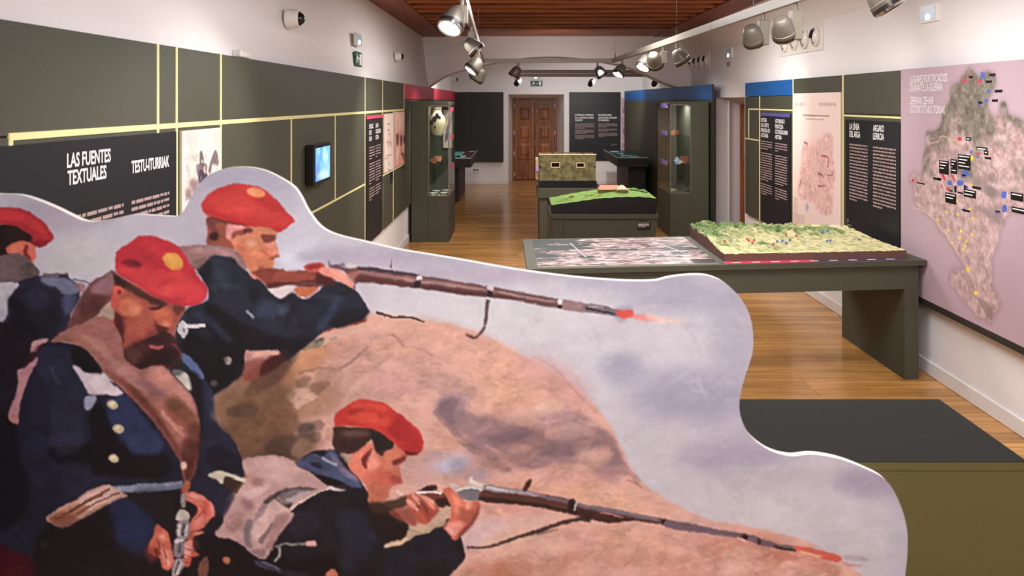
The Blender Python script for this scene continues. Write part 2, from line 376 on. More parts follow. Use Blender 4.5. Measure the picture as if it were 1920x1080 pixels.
def paint_init():
    global CAN, PX0, PY0, PW, PH, FINE, MID, MAPF
    PX0, PY0, PW, PH = -40, 300, 1760, 1230
    CAN = np.zeros((PH, PW, 3), np.float32); MAPF = None; F(0, 0, 1)
    FINE = fbm(PW, PH, 5, 50, 3, 1.6); MID = fbm(PW, PH, 22, 60, 3, 1.4)
def paint():
    global CAN
    # --- pale gun smoke
    CAN[:] = hexc((188, 180, 190))
    n1 = fbm(PW, PH, 230, 1, 5); n2 = fbm(PW, PH, 90, 9, 5)
    CAN[:] += (n1[..., None] * np.array([.13, .12, .07]) + n2[..., None] * np.array([.10, .09, .07])).astype(np.float32)
    F(0, 0, 1)
    for c, x, y, rx, ry, a in [
        ((206,200,204),1000,620,190,90,.7), ((206,200,204),820,575,130,40,.6), ((209,204,207),1290,640,110,60,.45),((200,194,200),1120,700,150,90,.6),
        ((166,158,178),1180,520,120,30,.5), ((160,153,172),1300,560,110,30,.45), ((150,146,172),1165,690,40,28,.5), ((158,150,172),1290,745,120,50,.6),
        ((165,158,175),1370,640,40,70,.4), ((196,190,194),1240,860,120,60,.6), ((160,150,168),1370,860,110,35,.6), ((198,188,192),1340,960,160,60,.6),
        ((180,168,176),1480,900,140,30,.5), ((196,188,192),1560,960,120,50,.5), ((155,142,162),1630,905,70,28,.6), ((190,182,186),1600,1040,90,60,.5),
        ((165,150,165),120,400,110,30,.5), ((190,178,186),120,470,60,40,.4), ((198,190,194),150,490,60,40,.6), ((168,160,176),480,335,110,20,.5),
        ((200,196,206),560,440,60,50,.6), ((212,212,222),560,485,45,25,.6), ((172,160,176),700,480,150,18,.6), ((176,164,178),900,515,180,14,.6), ((182,172,182),370,400,30,60,.4)]:
        B(c, x, y, rx, ry, 0, min(rx, ry) * .9, min(1, a * 1.35), .05)
    # fine brush hatching of the smoke
    r = np.random.RandomState(3)
    for k in range(260):
        x = r.uniform(950, 1690); y = r.uniform(520, 1060); L = r.uniform(15, 60); a = r.uniform(-.6, 1.2)
        v = r.choice([-12, -8, 9, 12])
        S((186 + v, 179 + v, 188 + v), '%f %f %f %f' % (x, y, x + L * math.cos(a), y + L * math.sin(a)), r.uniform(3, 10), 3, .28, .1)
    # --- rocky mound
    P((213,161,144), '375 800 400 742 470 700 560 650 620 605 690 588 740 590 800 600 870 615 930 640 990 672 1050 705 1100 745 1140 790 1165 840 1190 890 1240 930 1330 975 1400 985 1500 1010 1560 1040 1620 1085 1660 1160 1690 1600 -300 1600 300 900', 5, 1, .12)
    for c, x, y, rx, ry, rot, a in [
        ((222,170,146),700,610,70,22,10,.6), ((214,158,136),860,640,120,28,18,.7), ((190,132,104),620,665,60,22,-30,.6), ((196,130,80),560,680,60,22,-25,.6),
        ((200,150,140),720,690,110,50,10,.6), ((216,164,142),930,690,110,40,20,.6), ((206,150,144),1040,720,80,40,35,.6), ((214,160,130),960,740,90,40,20,.5),
        ((120,84,60),470,800,80,80,0,.9), ((128,86,56),500,740,70,50,-30,.8), ((110,76,58),450,850,70,50,0,.8), ((160,112,84),590,750,60,34,-20,.7), ((92,66,54),540,860,60,28,0,.8),
        ((100,72,56),500,700,60,24,-40,.6), ((210,160,140),560,740,22,10,-25,.7), ((150,104,84),480,760,40,16,-30,.5),
        ((190,140,130),680,740,60,30,0,.5), ((120,86,84),575,805,16,12,0,.8), ((196,142,138),590,840,20,30,0,.6), ((168,128,126),840,720,60,22,12,.5),
        ((150,122,132),850,765,30,34,70,.8), ((128,104,114),836,765,14,20,0,.8), ((140,110,114),880,800,50,26,30,.8), ((130,100,106),990,830,90,36,14,.95), ((120,92,100),950,810,60,22,20,.8),
        ((138,104,106),1010,860,70,28,10,.8), ((146,112,116),1090,830,70,34,30,.9), ((140,104,110),1130,860,50,30,50,.8), ((160,126,132),1060,790,60,20,10,.7), ((150,116,124),910,850,40,30,40,.8),
        ((178,170,190),840,868,46,26,10,.75), ((186,180,200),850,872,26,14,0,.7), ((150,138,158),880,878,40,20,20,.6), ((190,150,150),780,860,30,60,-20,.5), ((206,152,134),830,820,30,30,0,.4),
        ((212,156,130),1050,900,80,30,8,.7), ((216,162,132),1140,940,80,30,14,.7), ((196,130,116),960,930,60,22,5,.6), ((214,150,138),960,960,60,30,5,.5), ((214,178,182),890,1000,60,30,-8,.8), ((222,186,180),980,990,60,24,-10,.5),
        ((222,172,142),960,1010,60,18,-10,.6), ((208,146,120),1100,1010,90,30,12,.6), ((206,150,128),1200,1020,110,34,8,.6), ((176,112,86),1030,1050,60,30,0,.6), ((200,148,146),1020,1030,40,20,0,.6), ((228,180,150),1040,1020,40,18,0,.7),
        ((190,122,100),940,1070,80,26,-5,.7), ((176,104,76),960,1070,40,16,0,.6), ((196,126,104),1400,1030,100,34,10,.7), ((180,108,90),1500,1060,80,24,12,.7), ((204,160,150),1330,990,80,14,10,.6), ((196,134,122),1250,1060,120,30,5,.6),
        ((188,172,176),1560,1040,40,14,25,.5)]:
        B(c, x, y, rx, ry, rot, min(rx, ry) * .6, a, .15)
    for c, s, w, a in [((110,72,58),'560 700 600 690 640 690 690 650',5,.4), ((232,190,168),'545 770 570 750 595 738',14,.6), ((226,180,158),'640 760 690 700 740 680',10,.3),
        ((180,120,104),'1000 668 1040 690 1080 735 1120 775',3,.35), ((150,104,104),'1080 770 1130 820 1175 880 1200 905',12,.4), ((170,126,110),'930 850 960 870 990 885',4,.5),
        ((214,160,136),'910 835 950 855 985 880',4,.6), ((120,90,92),'815 770 845 800 870 830 905 850',14,.5), ((206,150,120),'990 880 1060 870 1100 880',8,.5),
        ((160,104,76),'1165 1070 1175 1055 1190 1048',2.5,.7), ((150,84,66),'1000 1035 1010 1045 1030 1052',4,.6), ((140,76,60),'1175 900 1190 905 1205 915',2.5,.6), ((186,120,100),'690 640 740 650 790 655 810 665',6,.35), ((176,112,80),'735 625 750 640 758 650',6,.5)]:
        S(c, s, w, 2, a)
    r = np.random.RandomState(11)
    for k in range(420):
        x = r.uniform(420, 1600); yt = np.interp(x, [420, 560, 690, 930, 1050, 1140, 1190, 1330, 1500, 1600], [830, 700, 620, 670, 735, 830, 915, 1000, 1040, 1090])
        y = r.uniform(yt, 1080) if yt < 1078 else 1078
        L = r.uniform(8, 34); a = r.uniform(-.5, .7); dk = x < 600 and y > 680
        base = (130,92,68) if dk else (206,150,130)
        v = r.choice([-26, -14, 12, 18]); g = r.choice([0, 6, -6])
        S((base[0] + v, base[1] + v + g, base[2] + v), '%f %f %f %f %f %f' % (x, y, x + L * .5, y + L * .5 * a + r.uniform(-3, 3), x + L, y + L * a), (r.uniform(2, 9), r.uniform(1, 5)), 2, .3)
    F(320, 480, 3.857)   # green tufts
    P((128,116,88), '940 690 1000 640 1060 600 1110 590 1100 640 1030 670', 3, .8); S((70,80,84), '1040 630 1075 605 1100 600', 6, 1.5, .8); S((110,120,110), '1150 600 1190 590 1200 610', 4, 2, .5); S((176,84,60), '1105 655 1130 650', 3, 1, .7)
    F(420, 560, 2.4)
    F(0, 0, 1)
    # dark broken shadows and lights on the rock
    for c, t in (((104,70,54), '430 700 480 690 540 640 560 660 520 720 470 740'), ((118,80,58), '440 760 520 740 560 780 540 830 470 850 430 820'), ((84,60,50), '500 830 540 815 590 822 580 850 530 862 500 850'),
                 ((92,72,66), '556 800 570 792 588 796 590 815 574 824 560 818'), ((150,108,84), '400 745 440 715 470 710 450 750 420 770'), ((206,160,140), '540 740 560 728 585 715 583 730 560 748 545 752'),
                 ((176,128,108), '590 700 640 690 640 720 600 740'), ((124,98,104), '824 765 845 745 862 752 850 775 856 795 838 790'), ((128,100,104), '900 795 935 798 990 808 1040 830 1090 850 1110 870 1050 868 1000 880 960 868 930 840'),
                 ((122,96,100), '905 845 925 850 960 878 952 886 930 876'), ((136,106,108), '1080 800 1120 800 1150 820 1165 860 1180 890 1140 878 1100 850'), ((214,172,172), '1000 884 1020 878 1030 892 1010 896'),
                 ((216,160,136), '700 640 760 650 790 660 760 670 720 660'), ((186,138,122), '680 660 700 655 705 668 690 674'), ((216,172,150), '1000 760 1030 750 1060 765 1020 775')):
        P(c, t, 7, .8, .2)
    r = np.random.RandomState(41)
    for k in range(190):
        x = r.uniform(420, 1560); yt = np.interp(x, [420, 560, 690, 930, 1050, 1140, 1190, 1330, 1500, 1600], [740, 670, 620, 680, 745, 845, 930, 1010, 1050, 1090]) + 14
        if yt > 1075: continue
        y = r.uniform(yt, 1080); R = r.uniform(7, 30); n_ = r.randint(5, 8); sx = r.uniform(1, 2.4)
        p = ' '.join('%f %f' % (x + math.cos(q * 6.283 / n_) * R * sx * r.uniform(.5, 1.1), y + math.sin(q * 6.283 / n_) * R * r.uniform(.4, 1) - (math.cos(q * 6.283 / n_) * R * .3)) for q in range(n_))
        dk = x < 640 and y > 670
        pal = [(96,68,50), (122,90,60), (150,112,84), (84,62,52), (172,130,104)] if dk else [(222,176,156), (198,140,120), (216,160,134), (206,150,146), (188,132,112), (228,184,170)]
        P(pal[r.randint(len(pal))], p, 5, .5 if dk else .3, .2)
    # --- far left soldier
    F(0, 340, 3.6)
    P((96,74,76), '-700 560 -300 480 0 500 140 490 230 560 265 640 200 680 60 690 -100 720 -800 800', 3, 1, .3)
    P((50,32,30), '-500 330 0 290 120 295 230 350 240 420 200 470 40 500 -100 500 -500 520', 2)
    P((208,98,78), '45 450 110 410 180 405 235 440 240 520 215 545 160 520 100 490 60 490', 2.5); P((120,34,36), '165 440 190 430 185 480 215 530 190 530 155 490', 2.5, .9); P((224,118,92), '70 450 130 420 165 430 140 470 90 480', 4, .8); P((196,88,70), '-400 420 -60 430 -20 520 -200 560 -400 560', 5, .6)
    P((176,40,48), '-520 300 -380 210 -150 175 0 172 130 180 230 225 310 290 362 370 340 410 270 448 215 410 215 370 120 310 0 290 -300 310 -480 360', 2, 1, .12)
    P((208,52,56), '-100 190 100 200 200 230 290 310 320 370 240 330 120 270 -60 260', 7, .8, .1); P((130,24,34), '220 400 330 400 350 400 270 448 215 420', 3, .7)
    P((104,84,84), '0 500 140 490 230 560 265 630 130 670 0 690 -200 700 -200 560', 3, 1, .35); P((130,108,104), '0 560 60 530 140 560 100 620 0 650', 6, .5)
    P((52,46,72), '265 640 400 640 460 625 470 650 530 700 540 790 480 900 470 1000 400 1060 300 1150 -100 1300 -700 1400 -700 800 0 690 140 670', 3, 1, .5)
    P((120,124,150), '280 650 420 650 500 680 540 740 480 770 430 760 380 720 300 690', 5, .9); P((80,86,122), '430 780 520 770 500 860 440 900', 7, .7); P((36,28,44), '60 780 200 700 350 740 420 850 400 1000 200 1080 60 1080 100 900', 9, .8); P((66,68,108), '140 780 260 720 330 770 300 860 200 840', 9, .45); S((100,84,88), '290 635 380 632 465 632', 7, 1.5, .9); S((60,38,40), '400 640 460 633', 4, 1, .9)
    P((200,190,196), '-60 720 60 680 130 690 90 740 55 800 50 850 40 920 -20 980 -120 1000', 3, .95, .15); P((164,150,166), '-20 880 50 860 40 920 0 980 -40 980', 4, .6)
    P((30,22,34), '55 770 70 880 50 960 0 1060 -300 1400 -700 2100 100 2100 380 2000 300 1150 200 900', 10, .75)
    P((150,96,96), '500 680 570 690 580 720 545 750', 2, .8); S((100,110,130), '490 660 560 668 610 690', 4, 1, .8)
    P((112,66,64), '780 610 720 620 620 680 560 760 510 850 460 960 470 1010 560 970 660 900 740 820 790 760', 3, 1, .3)
    P((156,112,120), '770 620 700 650 620 720 640 760 720 760 780 720', 6, .8); P((96,44,40), '560 820 640 770 720 790 700 850 600 920 520 960', 7, .6)
    # --- soldier 2 (aiming over the mound)
    F(340, 300, 4.154)
    P((150,76,58), '190 470 220 440 330 470 400 560 390 620 430 690 300 680 200 660 205 580', 2.5); P((52,26,30), '225 590 250 560 290 570 280 620 230 625', 4, .85); P((110,52,46), '200 450 360 480 330 560 240 560', 5, .7); P((196,110,76), '270 500 350 500 330 580 290 560', 5, .45)
    P((214,128,90), '370 490 500 500 640 520 745 560 735 620 760 740 740 760 715 770 720 810 700 850 640 870 620 940 560 920 520 840 440 720 390 640 350 600', 2, 1, .15)
    P((232,150,150), '370 500 480 505 500 540 420 560 380 610 345 590', 4, .9); P((214,110,78), '440 640 520 700 560 800 540 880 500 820 430 710', 5, .6)
    P((140,60,48), '390 600 400 570 480 540 530 545 500 580 430 590 395 620', 3, .85); P((100,44,44), '480 540 540 530 560 560 500 575', 3, .8); P((236,160,140), '510 640 560 620 590 650 560 680 515 670', 6, .9)
    P((190,88,56), '600 700 680 690 730 760 700 780 640 730', 5, .7); P((236,140,120), '650 650 720 640 750 720 700 740 650 690', 4, .7); P((120,50,44), '620 580 740 590 720 630 650 640', 3, .85); P((206,110,80), '560 760 640 740 700 790 690 840 600 840', 6, .6); S((150,66,52), '700 770 740 745 765 745', 4, 1.5, .8); P((150,70,60), '600 830 650 830 640 900 600 900', 4, .7)
    P((226,128,104), '540 880 600 870 640 920 640 960 560 910', 3, .7)
    P((202,50,48), '160 340 200 280 290 220 400 188 500 190 620 220 720 290 800 380 885 470 860 500 760 560 680 530 560 520 420 500 290 460 200 430 165 380', 1.5, 1, .1)
    P((222,72,60), '260 300 420 260 560 330 700 400 820 460 800 500 640 450 440 420 260 400', 9, .5, .1); P((168,34,40), '170 380 210 430 300 455 440 495 560 515 560 500 400 450 280 400', 4, .6); P((178,40,44), '600 300 720 320 820 420 760 440 660 380', 8, .35); P((96,30,32), '200 440 300 458 440 492 520 512 520 522 420 508 290 475', 2, .6)
    B((226,140,92), 583, 255, 72, 36, 14, 1.5, .95)
    P((150,106,104), '0 670 200 665 330 670 430 710 490 780 510 850 480 850 430 790 340 740 240 750 170 830 60 860 -80 800 -120 740', 2, 1, .3); P((184,140,138), '60 690 260 680 400 720 460 780 420 760 300 720 120 730', 5, .6); P((110,84,72), '90 790 200 760 160 830 80 840', 4, .6)
    F(320, 480, 3.857)
    P((40,44,60), '60 40 190 100 300 0 400 0 460 20 520 90 570 130 600 160 640 170 700 230 790 310 870 260 960 310 1050 270 1120 200 1200 185 1260 200 1340 250 1400 330 1440 400 1410 430 1390 470 1330 490 1220 515 1150 530 1080 570 1000 640 900 710 820 770 760 720 790 690 640 685 540 690 540 800 500 870 400 950 310 1010 290 1100 250 1300 100 1200 0 900 30 560 120 380 250 330 270 250 180 100', 1.5, 1, .45)
    P((28,22,30), '560 500 700 560 900 600 1040 590 900 690 780 680 600 680 500 640 440 500', 8, .85); P((24,20,26), '250 330 400 400 520 520 540 700 500 860 310 1000 200 900 60 620 120 540 300 600 260 480', 9, .9); P((22,22,28), '190 100 270 160 300 40 240 60 190 90', 5, .6)
    P((58,72,104), '1060 500 1140 380 1180 300 1230 310 1200 400 1120 520 1060 540', 9, .7); P((64,80,104), '600 400 680 320 760 320 830 380 760 430 640 450', 9, .55); P((56,68,92), '300 20 400 20 440 80 400 170 320 180', 9, .5); P((60,68,84), '280 200 400 180 520 220 500 240 380 230 300 260', 6, .6)
    P((74,86,108), '780 360 860 340 860 400 800 430', 6, .55); P((66,70,90), '1050 290 1200 280 1300 330 1200 310 1080 305', 5, .5); P((24,26,34), '600 220 640 240 620 330 560 320', 6, .6); P((28,30,40), '860 350 900 340 880 480 840 500', 7, .5); P((26,28,34), '1150 470 1300 380 1420 400 1390 470 1200 520', 8, .6); P((58,60,80), '880 420 920 420 900 540 850 560 860 480', 7, .5)
    P((54,60,92), '130 420 230 400 360 500 440 600 400 620 300 520 200 450', 6, .7); P((92,112,160), '65 720 110 710 190 780 245 870 210 890 150 830', 2, .9); P((52,60,92), '200 890 290 940 310 1100 240 1100', 5, .8); P((60,70,96), '40 560 60 440 120 440 100 620', 5, .5)
    S((206,196,202), '95 505 170 505 255 503', 7, 1, .95); P((212,204,204), '60 490 90 470 120 500 120 560 90 600 70 570 50 540', 1, .9); S((60,60,70), '85 520 100 545', 3, 1, .8); S((180,186,196), '550 395 585 430 600 450', 3.5, 1.2, .8)
    B((180,160,146), 415, 755, 26, 30, 0, 1.2, .95); B((90,84,90), 398, 752, 16, 24, 0, 1.5, .7); B((110,96,92), 318, 920, 26, 26, 0, 3, .7)
    P((150,56,40), '1100 560 1150 525 1250 515 1400 450 1415 470 1330 500 1200 520', 1.5, .9)
    P((190,130,116), '540 690 580 685 640 690 790 690 740 740 640 750 570 750 545 830', 1.5, .95); P((140,66,54), '545 760 700 740 790 700 830 760 700 840 600 900 530 890', 4, .8); P((70,26,28), '700 740 860 700 780 800 680 860 640 850', 5, .8); S((226,170,150), '590 720 680 705 780 692', 9, 1.5, .8)
    # white shirt, far hand and the rifle of soldier 2
    P((222,204,202), '700 235 800 215 915 205 890 240 800 300 760 290', 1.5, 1, .1); P((206,110,74), '890 245 930 215 1060 215 1040 270 960 300 930 290', 1.5); S((236,190,170), '945 292 965 296', 4, 1, .9)
    P((140,62,50), '590 110 700 85 800 90 850 110 1000 100 1080 110 1170 130 1150 200 1000 190 840 205 720 232 660 180 610 130', 1.5, 1, .2); P((168,80,62), '760 120 1000 115 1060 150 940 175 760 180', 6, .6); P((96,36,34), '700 200 860 190 1060 175 1160 190 1040 225 860 215 720 235', 3, .8); P((90,30,34), '1060 130 1180 150 1200 200 1100 210 1060 190', 4, .8)
    P((206,86,70), '960 80 1000 55 1100 50 1110 90 1060 110 1000 110', 2); P((150,36,40), '980 70 1080 55 1090 80 1010 95', 4, .8)
    P((230,140,120), '1080 90 1160 85 1240 120 1290 170 1330 220 1300 230 1240 190 1160 160 1080 120', 2, 1, .15); P((240,170,150), '1130 100 1220 120 1290 190 1230 160', 4, .6)
    F(560, 440, 4.8)
    P((110,70,72), '250 260 290 280 340 270 430 300 560 290 760 310 1050 360 1500 430 1920 500 2400 590 2700 640 2900 680 2900 730 2700 710 2300 660 1920 590 1500 545 1050 480 560 430 520 490 490 480 500 430 400 330 300 300', 1.5, 1, .2)
    P((60,50,66), '540 290 700 300 900 330 1060 355 1060 375 900 355 700 330 560 320', 1.5, .9); P((150,106,100), '560 320 900 370 1500 450 1920 530 1920 545 1500 480 900 400 560 350', 3, .9); P((196,160,150), '900 385 1060 410 1600 480 1600 490 1100 430', 2, .6); P((176,110,90), '430 350 540 330 520 390 500 430 450 400', 4, .7)
    P((96,46,44), '540 370 800 400 1050 440 1500 505 1920 560 1920 580 1500 540 1050 475 560 425', 3, .8)
    P((120,84,110), '255 230 275 240 300 270 340 280 400 250 420 280 360 300 280 290', 2, .7); P((214,200,196), '415 260 470 255 530 285 500 300 430 290', 1.5, .95); S((110,40,50), '838 215 832 270 828 300', 3.5, 1, .9)
    P((224,212,214), '1055 385 1080 365 1110 380 1105 405 1070 410', 1, .95); P((50,28,34), '1040 420 1100 410 1090 470 1040 470', 1.5, .9); P((216,202,206), '1700 470 1730 460 1760 480 1740 510 1710 500', 1, .9); P((40,22,34), '1700 500 1745 520 1740 550 1700 555', 1.5, .95)
    S((70,50,50), '690 695 760 715 830 740 960 740 1040 755 1130 785', (6, 4), 1, .9); S((80,46,48), '1705 590 1690 700 1680 780 1650 860 1600 925 1540 915 1500 900', (7, 4), 1.2, .9); S((110,74,70), '1680 700 1668 800 1650 860', 3, 1, .6)
    F(900, 480, 3.374)
    P((150,118,116), '500 275 660 300 680 355 510 335', 1.5, .9); P((110,98,104), '660 305 800 320 860 345 860 375 780 370 670 350', 1.5, .95); S((50,44,54), '670 330 760 350 860 365', 4, 1, .9); S((160,156,166), '690 320 780 325', 3, 1, .7); P((226,218,214), '495 275 520 275 515 310 495 305', 1, .9); P((50,34,40), '490 305 520 310 512 335 488 328', 1, .9)
    S((190,158,150), '120 225 300 262 480 290', 4, 1.5, .7)
    P((140,132,156), '850 330 940 310 960 340 900 420 860 400', 8, .5); P((226,80,68), '860 342 960 342 975 365 960 385 900 395 870 370', 1.5, .95); P((232,130,120), '960 370 1060 372 1140 390 1140 415 1040 410 960 390', 4, .85); P((226,196,190), '1050 365 1160 380 1280 405 1260 425 1100 425', 6, .7); S((200,180,160), '1060 365 1160 385 1240 405', 3, 2, .6)
    # --- soldier 1 (front, looking down)
    F(0, 600, 3.6)
    P((36,28,40), '-150 40 120 60 230 120 230 300 130 400 60 720 -150 800', 5, .95, .3)
    P((34,34,56), '250 160 330 130 420 150 600 200 700 380 900 480 1100 650 1250 560 1340 400 1385 480 1400 620 1480 720 1580 820 1640 960 1650 1060 1500 1300 1600 1700 900 1900 400 1900 -300 2400 -1000 2400 -1000 900 50 700 120 600 160 450 220 280', 2, 1, .45)
    P((46,48,76), '280 180 480 210 540 380 600 480 570 600 560 760 540 850 380 930 330 800 340 500 250 330', 8, .7); P((24,16,26), '-1000 700 60 640 110 720 140 900 200 1060 60 1400 -1000 1600', 12, .8); P((20,14,22), '330 860 600 830 600 640 680 560 760 740 860 870 1120 920 1120 1060 700 1050 420 980', 7, .9)
    P((44,56,96), '720 560 820 510 900 560 1000 700 1080 780 1080 900 900 900 860 840 770 740', 6, .9); P((52,66,108), '860 780 1080 790 1080 880 900 890', 9, .6); P((38,44,76), '130 800 300 760 300 860 180 880', 10, .5); P((58,56,84), '350 780 540 760 560 850 400 920', 8, .45)
    S((70,70,100), '340 300 370 380 400 440', 8, 4, .5); P((40,40,62), '130 900 260 1000 330 1130 240 1100', 8, .5); P((50,50,76), '420 980 580 960 620 1010 580 1060 500 1060', 7, .6)
    P((200,148,150), '210 210 220 150 300 120 320 140 270 170 250 200 225 210', 2, .95); P((84,26,30), '170 330 215 220 290 160 300 180 250 240 200 330', 4, .6); P((188,126,132), '125 340 180 320 245 250 250 280 200 380 160 480 130 600 120 700 60 665 75 580 110 500 125 420', 2, .95, .2); P((206,130,112), '60 650 120 650 118 705 70 690', 3, .7)
    P((206,184,196), '490 310 530 310 580 355 690 362 760 430 830 490 780 510 700 500 600 500 570 440 530 380', 1.5, 1, .15); P((226,206,204), '620 400 700 370 760 440 800 490 650 490', 5, .6); P((160,164,186), '580 520 650 510 640 560 600 605 570 590', 1.5, .95); P((24,20,24), '490 190 560 180 640 260 700 350 600 355 540 320 490 280', 4, .95)
    # face and beard
    F(180, 420, 3.857)
    P((172,82,66), '130 440 200 400 460 520 640 590 600 700 570 780 590 880 620 960 540 1040 380 1060 250 1020 190 930 140 760 110 600', 2.5, 1, .2)
    P((228,120,86), '160 560 240 530 320 580 330 640 260 670 170 640', 7, .85); P((238,150,120), '240 600 290 590 310 630 270 650', 5, .7); P((216,110,80), '470 640 530 620 550 740 500 760 470 720', 5, .85); P((206,100,72), '420 600 500 590 540 640 540 740 450 740 420 690', 6, .8); P((236,140,110), '485 710 520 700 530 740 495 745', 4, .7)
    P((110,48,44), '380 600 430 590 490 580 450 620 400 625', 3, .8); P((96,44,42), '560 590 650 600 600 660 570 640', 4, .7); P((80,36,36), '440 740 520 750 500 790 450 780', 3, .8); P((150,64,54), '150 680 330 700 380 780 300 860 200 850 150 750', 7, .65); P((86,30,36), '140 640 200 680 210 780 190 880 150 800 130 700', 6, .85)
    P((58,28,32), '280 860 340 830 430 820 470 790 530 800 560 870 600 900 620 980 540 1060 380 1060 220 1010 190 920 240 880', 6, .8); P((120,76,62), '210 900 300 900 330 980 260 1010', 8, .5); P((190,80,80), '390 870 440 880 490 880 460 905 400 895', 2.5, .9); P((40,22,26), '300 1000 430 900 560 900 600 980 480 1030 340 1060', 9, .7)
    P((110,40,40), '350 790 430 770 500 800 440 830 360 850', 6, .5); P((200,100,76), '200 700 300 690 380 740 360 800 260 800', 9, .5)
    P((66,34,34), '330 850 420 806 490 782 540 790 600 850 590 880 540 856 480 850 400 866', 3, .85); P((70,34,34), '395 606 440 596 500 588 460 616 420 622', 2, .7); P((110,50,44), '430 690 450 730 520 750 540 735 530 770 470 775 425 750', 3, .7); P((172,80,74), '390 876 440 882 494 880 465 900 412 898', 2, .9)
    P((84,44,36), '135 350 170 370 330 480 520 580 420 580 260 500 200 460 140 440', 4, .9); P((60,34,30), '140 370 210 430 200 460 150 460', 4, .7); P((216,86,72), '130 460 170 450 200 480 180 520 140 520', 2, .95); P((120,40,44), '152 484 172 474 184 500 160 512', 1.5, .8); P((204,80,70), '120 530 170 530 160 600 120 620', 4, .9); P((180,50,50), '65 700 130 690 130 740 90 720', 2.5, .9); P((180,150,128), '30 640 90 570 130 620 130 680 70 690', 3, .9)
    P((196,42,54), '138 240 160 190 250 130 310 90 400 85 480 110 580 150 640 210 690 300 750 390 800 450 800 520 760 570 680 592 580 580 480 550 380 490 260 420 170 370 145 330', 1.5, 1, .12)
    P((222,64,66), '170 310 330 320 500 350 620 330 700 400 780 460 770 540 660 570 520 540 400 480 260 410 180 360', 9, .75, .1); P((120,26,44), '190 270 260 255 330 290 310 315 220 305', 5, .8); P((232,84,80), '460 490 520 460 560 490 520 530', 9, .6); P((176,40,52), '600 320 660 300 700 370 640 360', 9, .5); P((178,40,52), '440 440 520 390 540 410 480 450', 6, .5)
    P((206,52,60), '250 150 400 110 480 140 420 230 300 250', 12, .4)
    B((222,146,62), 558, 268, 80, 58, 30, 1.5, 1, .15); B((236,170,84), 550, 262, 50, 34, 30, 5, .7, .2)
    # rolled blanket across the chest
    F(0, 600, 3.6)
    P((158,98,90), '340 140 480 50 560 20 660 -30 740 -10 790 60 820 130 840 250 930 330 1000 320 1100 310 1220 430 1300 520 1340 620 1360 780 1330 960 1290 1080 1240 1080 1210 950 1120 800 1080 740 960 600 860 500 780 430 700 350 630 250 560 180 440 150', 2, 1, .25)
    P((190,130,122), '560 100 700 150 760 250 900 340 1000 460 980 500 820 380 700 250 560 160', 8, .7); P((124,62,48), '700 330 860 470 1000 600 1120 760 1230 950 1240 1060 1290 1080 1300 960 1150 760 1020 560 860 420', 8, .75); P((196,128,116), '1000 330 1100 320 1200 420 1280 520 1290 620 1200 560 1080 460 980 400', 9, .8); P((210,140,122), '1030 340 1110 330 1160 400 1080 420', 8, .6)
    P((112,64,46), '1170 500 1260 560 1330 640 1290 760 1200 720 1120 600', 9, .7); P((170,90,74), '1080 560 1200 650 1260 730 1240 800 1150 700', 8, .6); P((88,36,34), '1230 820 1350 830 1330 960 1290 1080 1250 1080', 8, .7); P((110,84,96), '950 420 1050 460 1090 500 1000 470', 6, .5); S((206,136,120), '1090 600 1160 690 1240 740', 6, 3, .6); P((130,84,60), '400 130 560 120 680 230 600 210 460 150', 5, .4)
    F(240, 640, 3.6)
    P((216,206,190), '300 200 340 190 400 220 430 310 410 330 360 280', 2, .9, .4); P((60,56,64), '280 190 330 180 380 200 330 230', 3, .6); P((24,20,26), '420 200 490 250 500 480 520 640 500 800 470 700 490 560 440 360', 6, .8)
    P((40,46,72), '500 300 560 330 600 540 690 640 760 800 780 880 700 900 500 880 500 640 520 500', 7, .7); P((22,20,28), '600 700 740 780 770 880 640 880 520 800', 8, .6)
    F(240, 640, 3.6)
    P((104,48,40), '0 290 60 330 160 440 240 560 310 660 360 780 340 800 250 650 140 500 40 400 0 380', 6, .6); P((202,136,122), '190 170 260 210 330 280 400 340 440 400 470 470 440 480 380 400 300 320 220 250', 7, .6); P((150,96,104), '60 250 140 270 230 330 240 370 150 340 70 300', 6, .5)
    P((120,72,50), '310 390 380 430 440 500 400 540 320 480 280 430', 8, .5); S((212,146,128), '230 470 270 530 330 590 380 640', 6, 3, .6); P((96,44,38), '430 560 490 560 500 640 480 760 440 840 400 860 400 700', 8, .6)
    # buttons
    F(0, 600, 3.6)
    for x, y in ((760,572),(800,735),(770,935)):
        B((196,178,140), x, y, 36, 29, 15, 1.5, 1); B((232,218,180), x - 4, y - 6, 17, 12, 0, 2, .8)
    F(240, 840, 4.5)
    P((230,190,160), '450 120 480 110 500 150 480 180 450 180', 1.2, .95)
    P((30,22,30), '0 350 450 360 440 480 420 760 300 700 220 640 60 480', 8, .85); P((30,26,36), '540 380 700 450 880 380 820 560 740 760 600 900 700 1100 500 1100 520 800 640 650', 9, .6); P((40,42,66), '540 300 680 240 860 330 900 400 820 560 740 560 660 420 560 380', 8, .8); P((72,50,36), '810 230 960 280 930 380 860 350 800 300', 3, .9)
    S((140,146,166), '-200 345 0 345 150 325 300 325 465 300', (12, 13), 2, .9, .5); S((96,100,124), '60 370 220 350 460 320', 7, 3, .7); B((190,178,170), -77, 350, 18, 16, 0, 1.5, .8)
    P((214,202,176), '680 230 760 190 820 200 1010 265 1000 290 830 235 800 300 740 260 700 250', 1.2, .95)
    P((32,46,88), '-160 420 60 480 200 600 220 680 120 860 -100 850 -240 640', 9, .8)
    # cuff bars and lower left
    F(0, 820, 4.153)
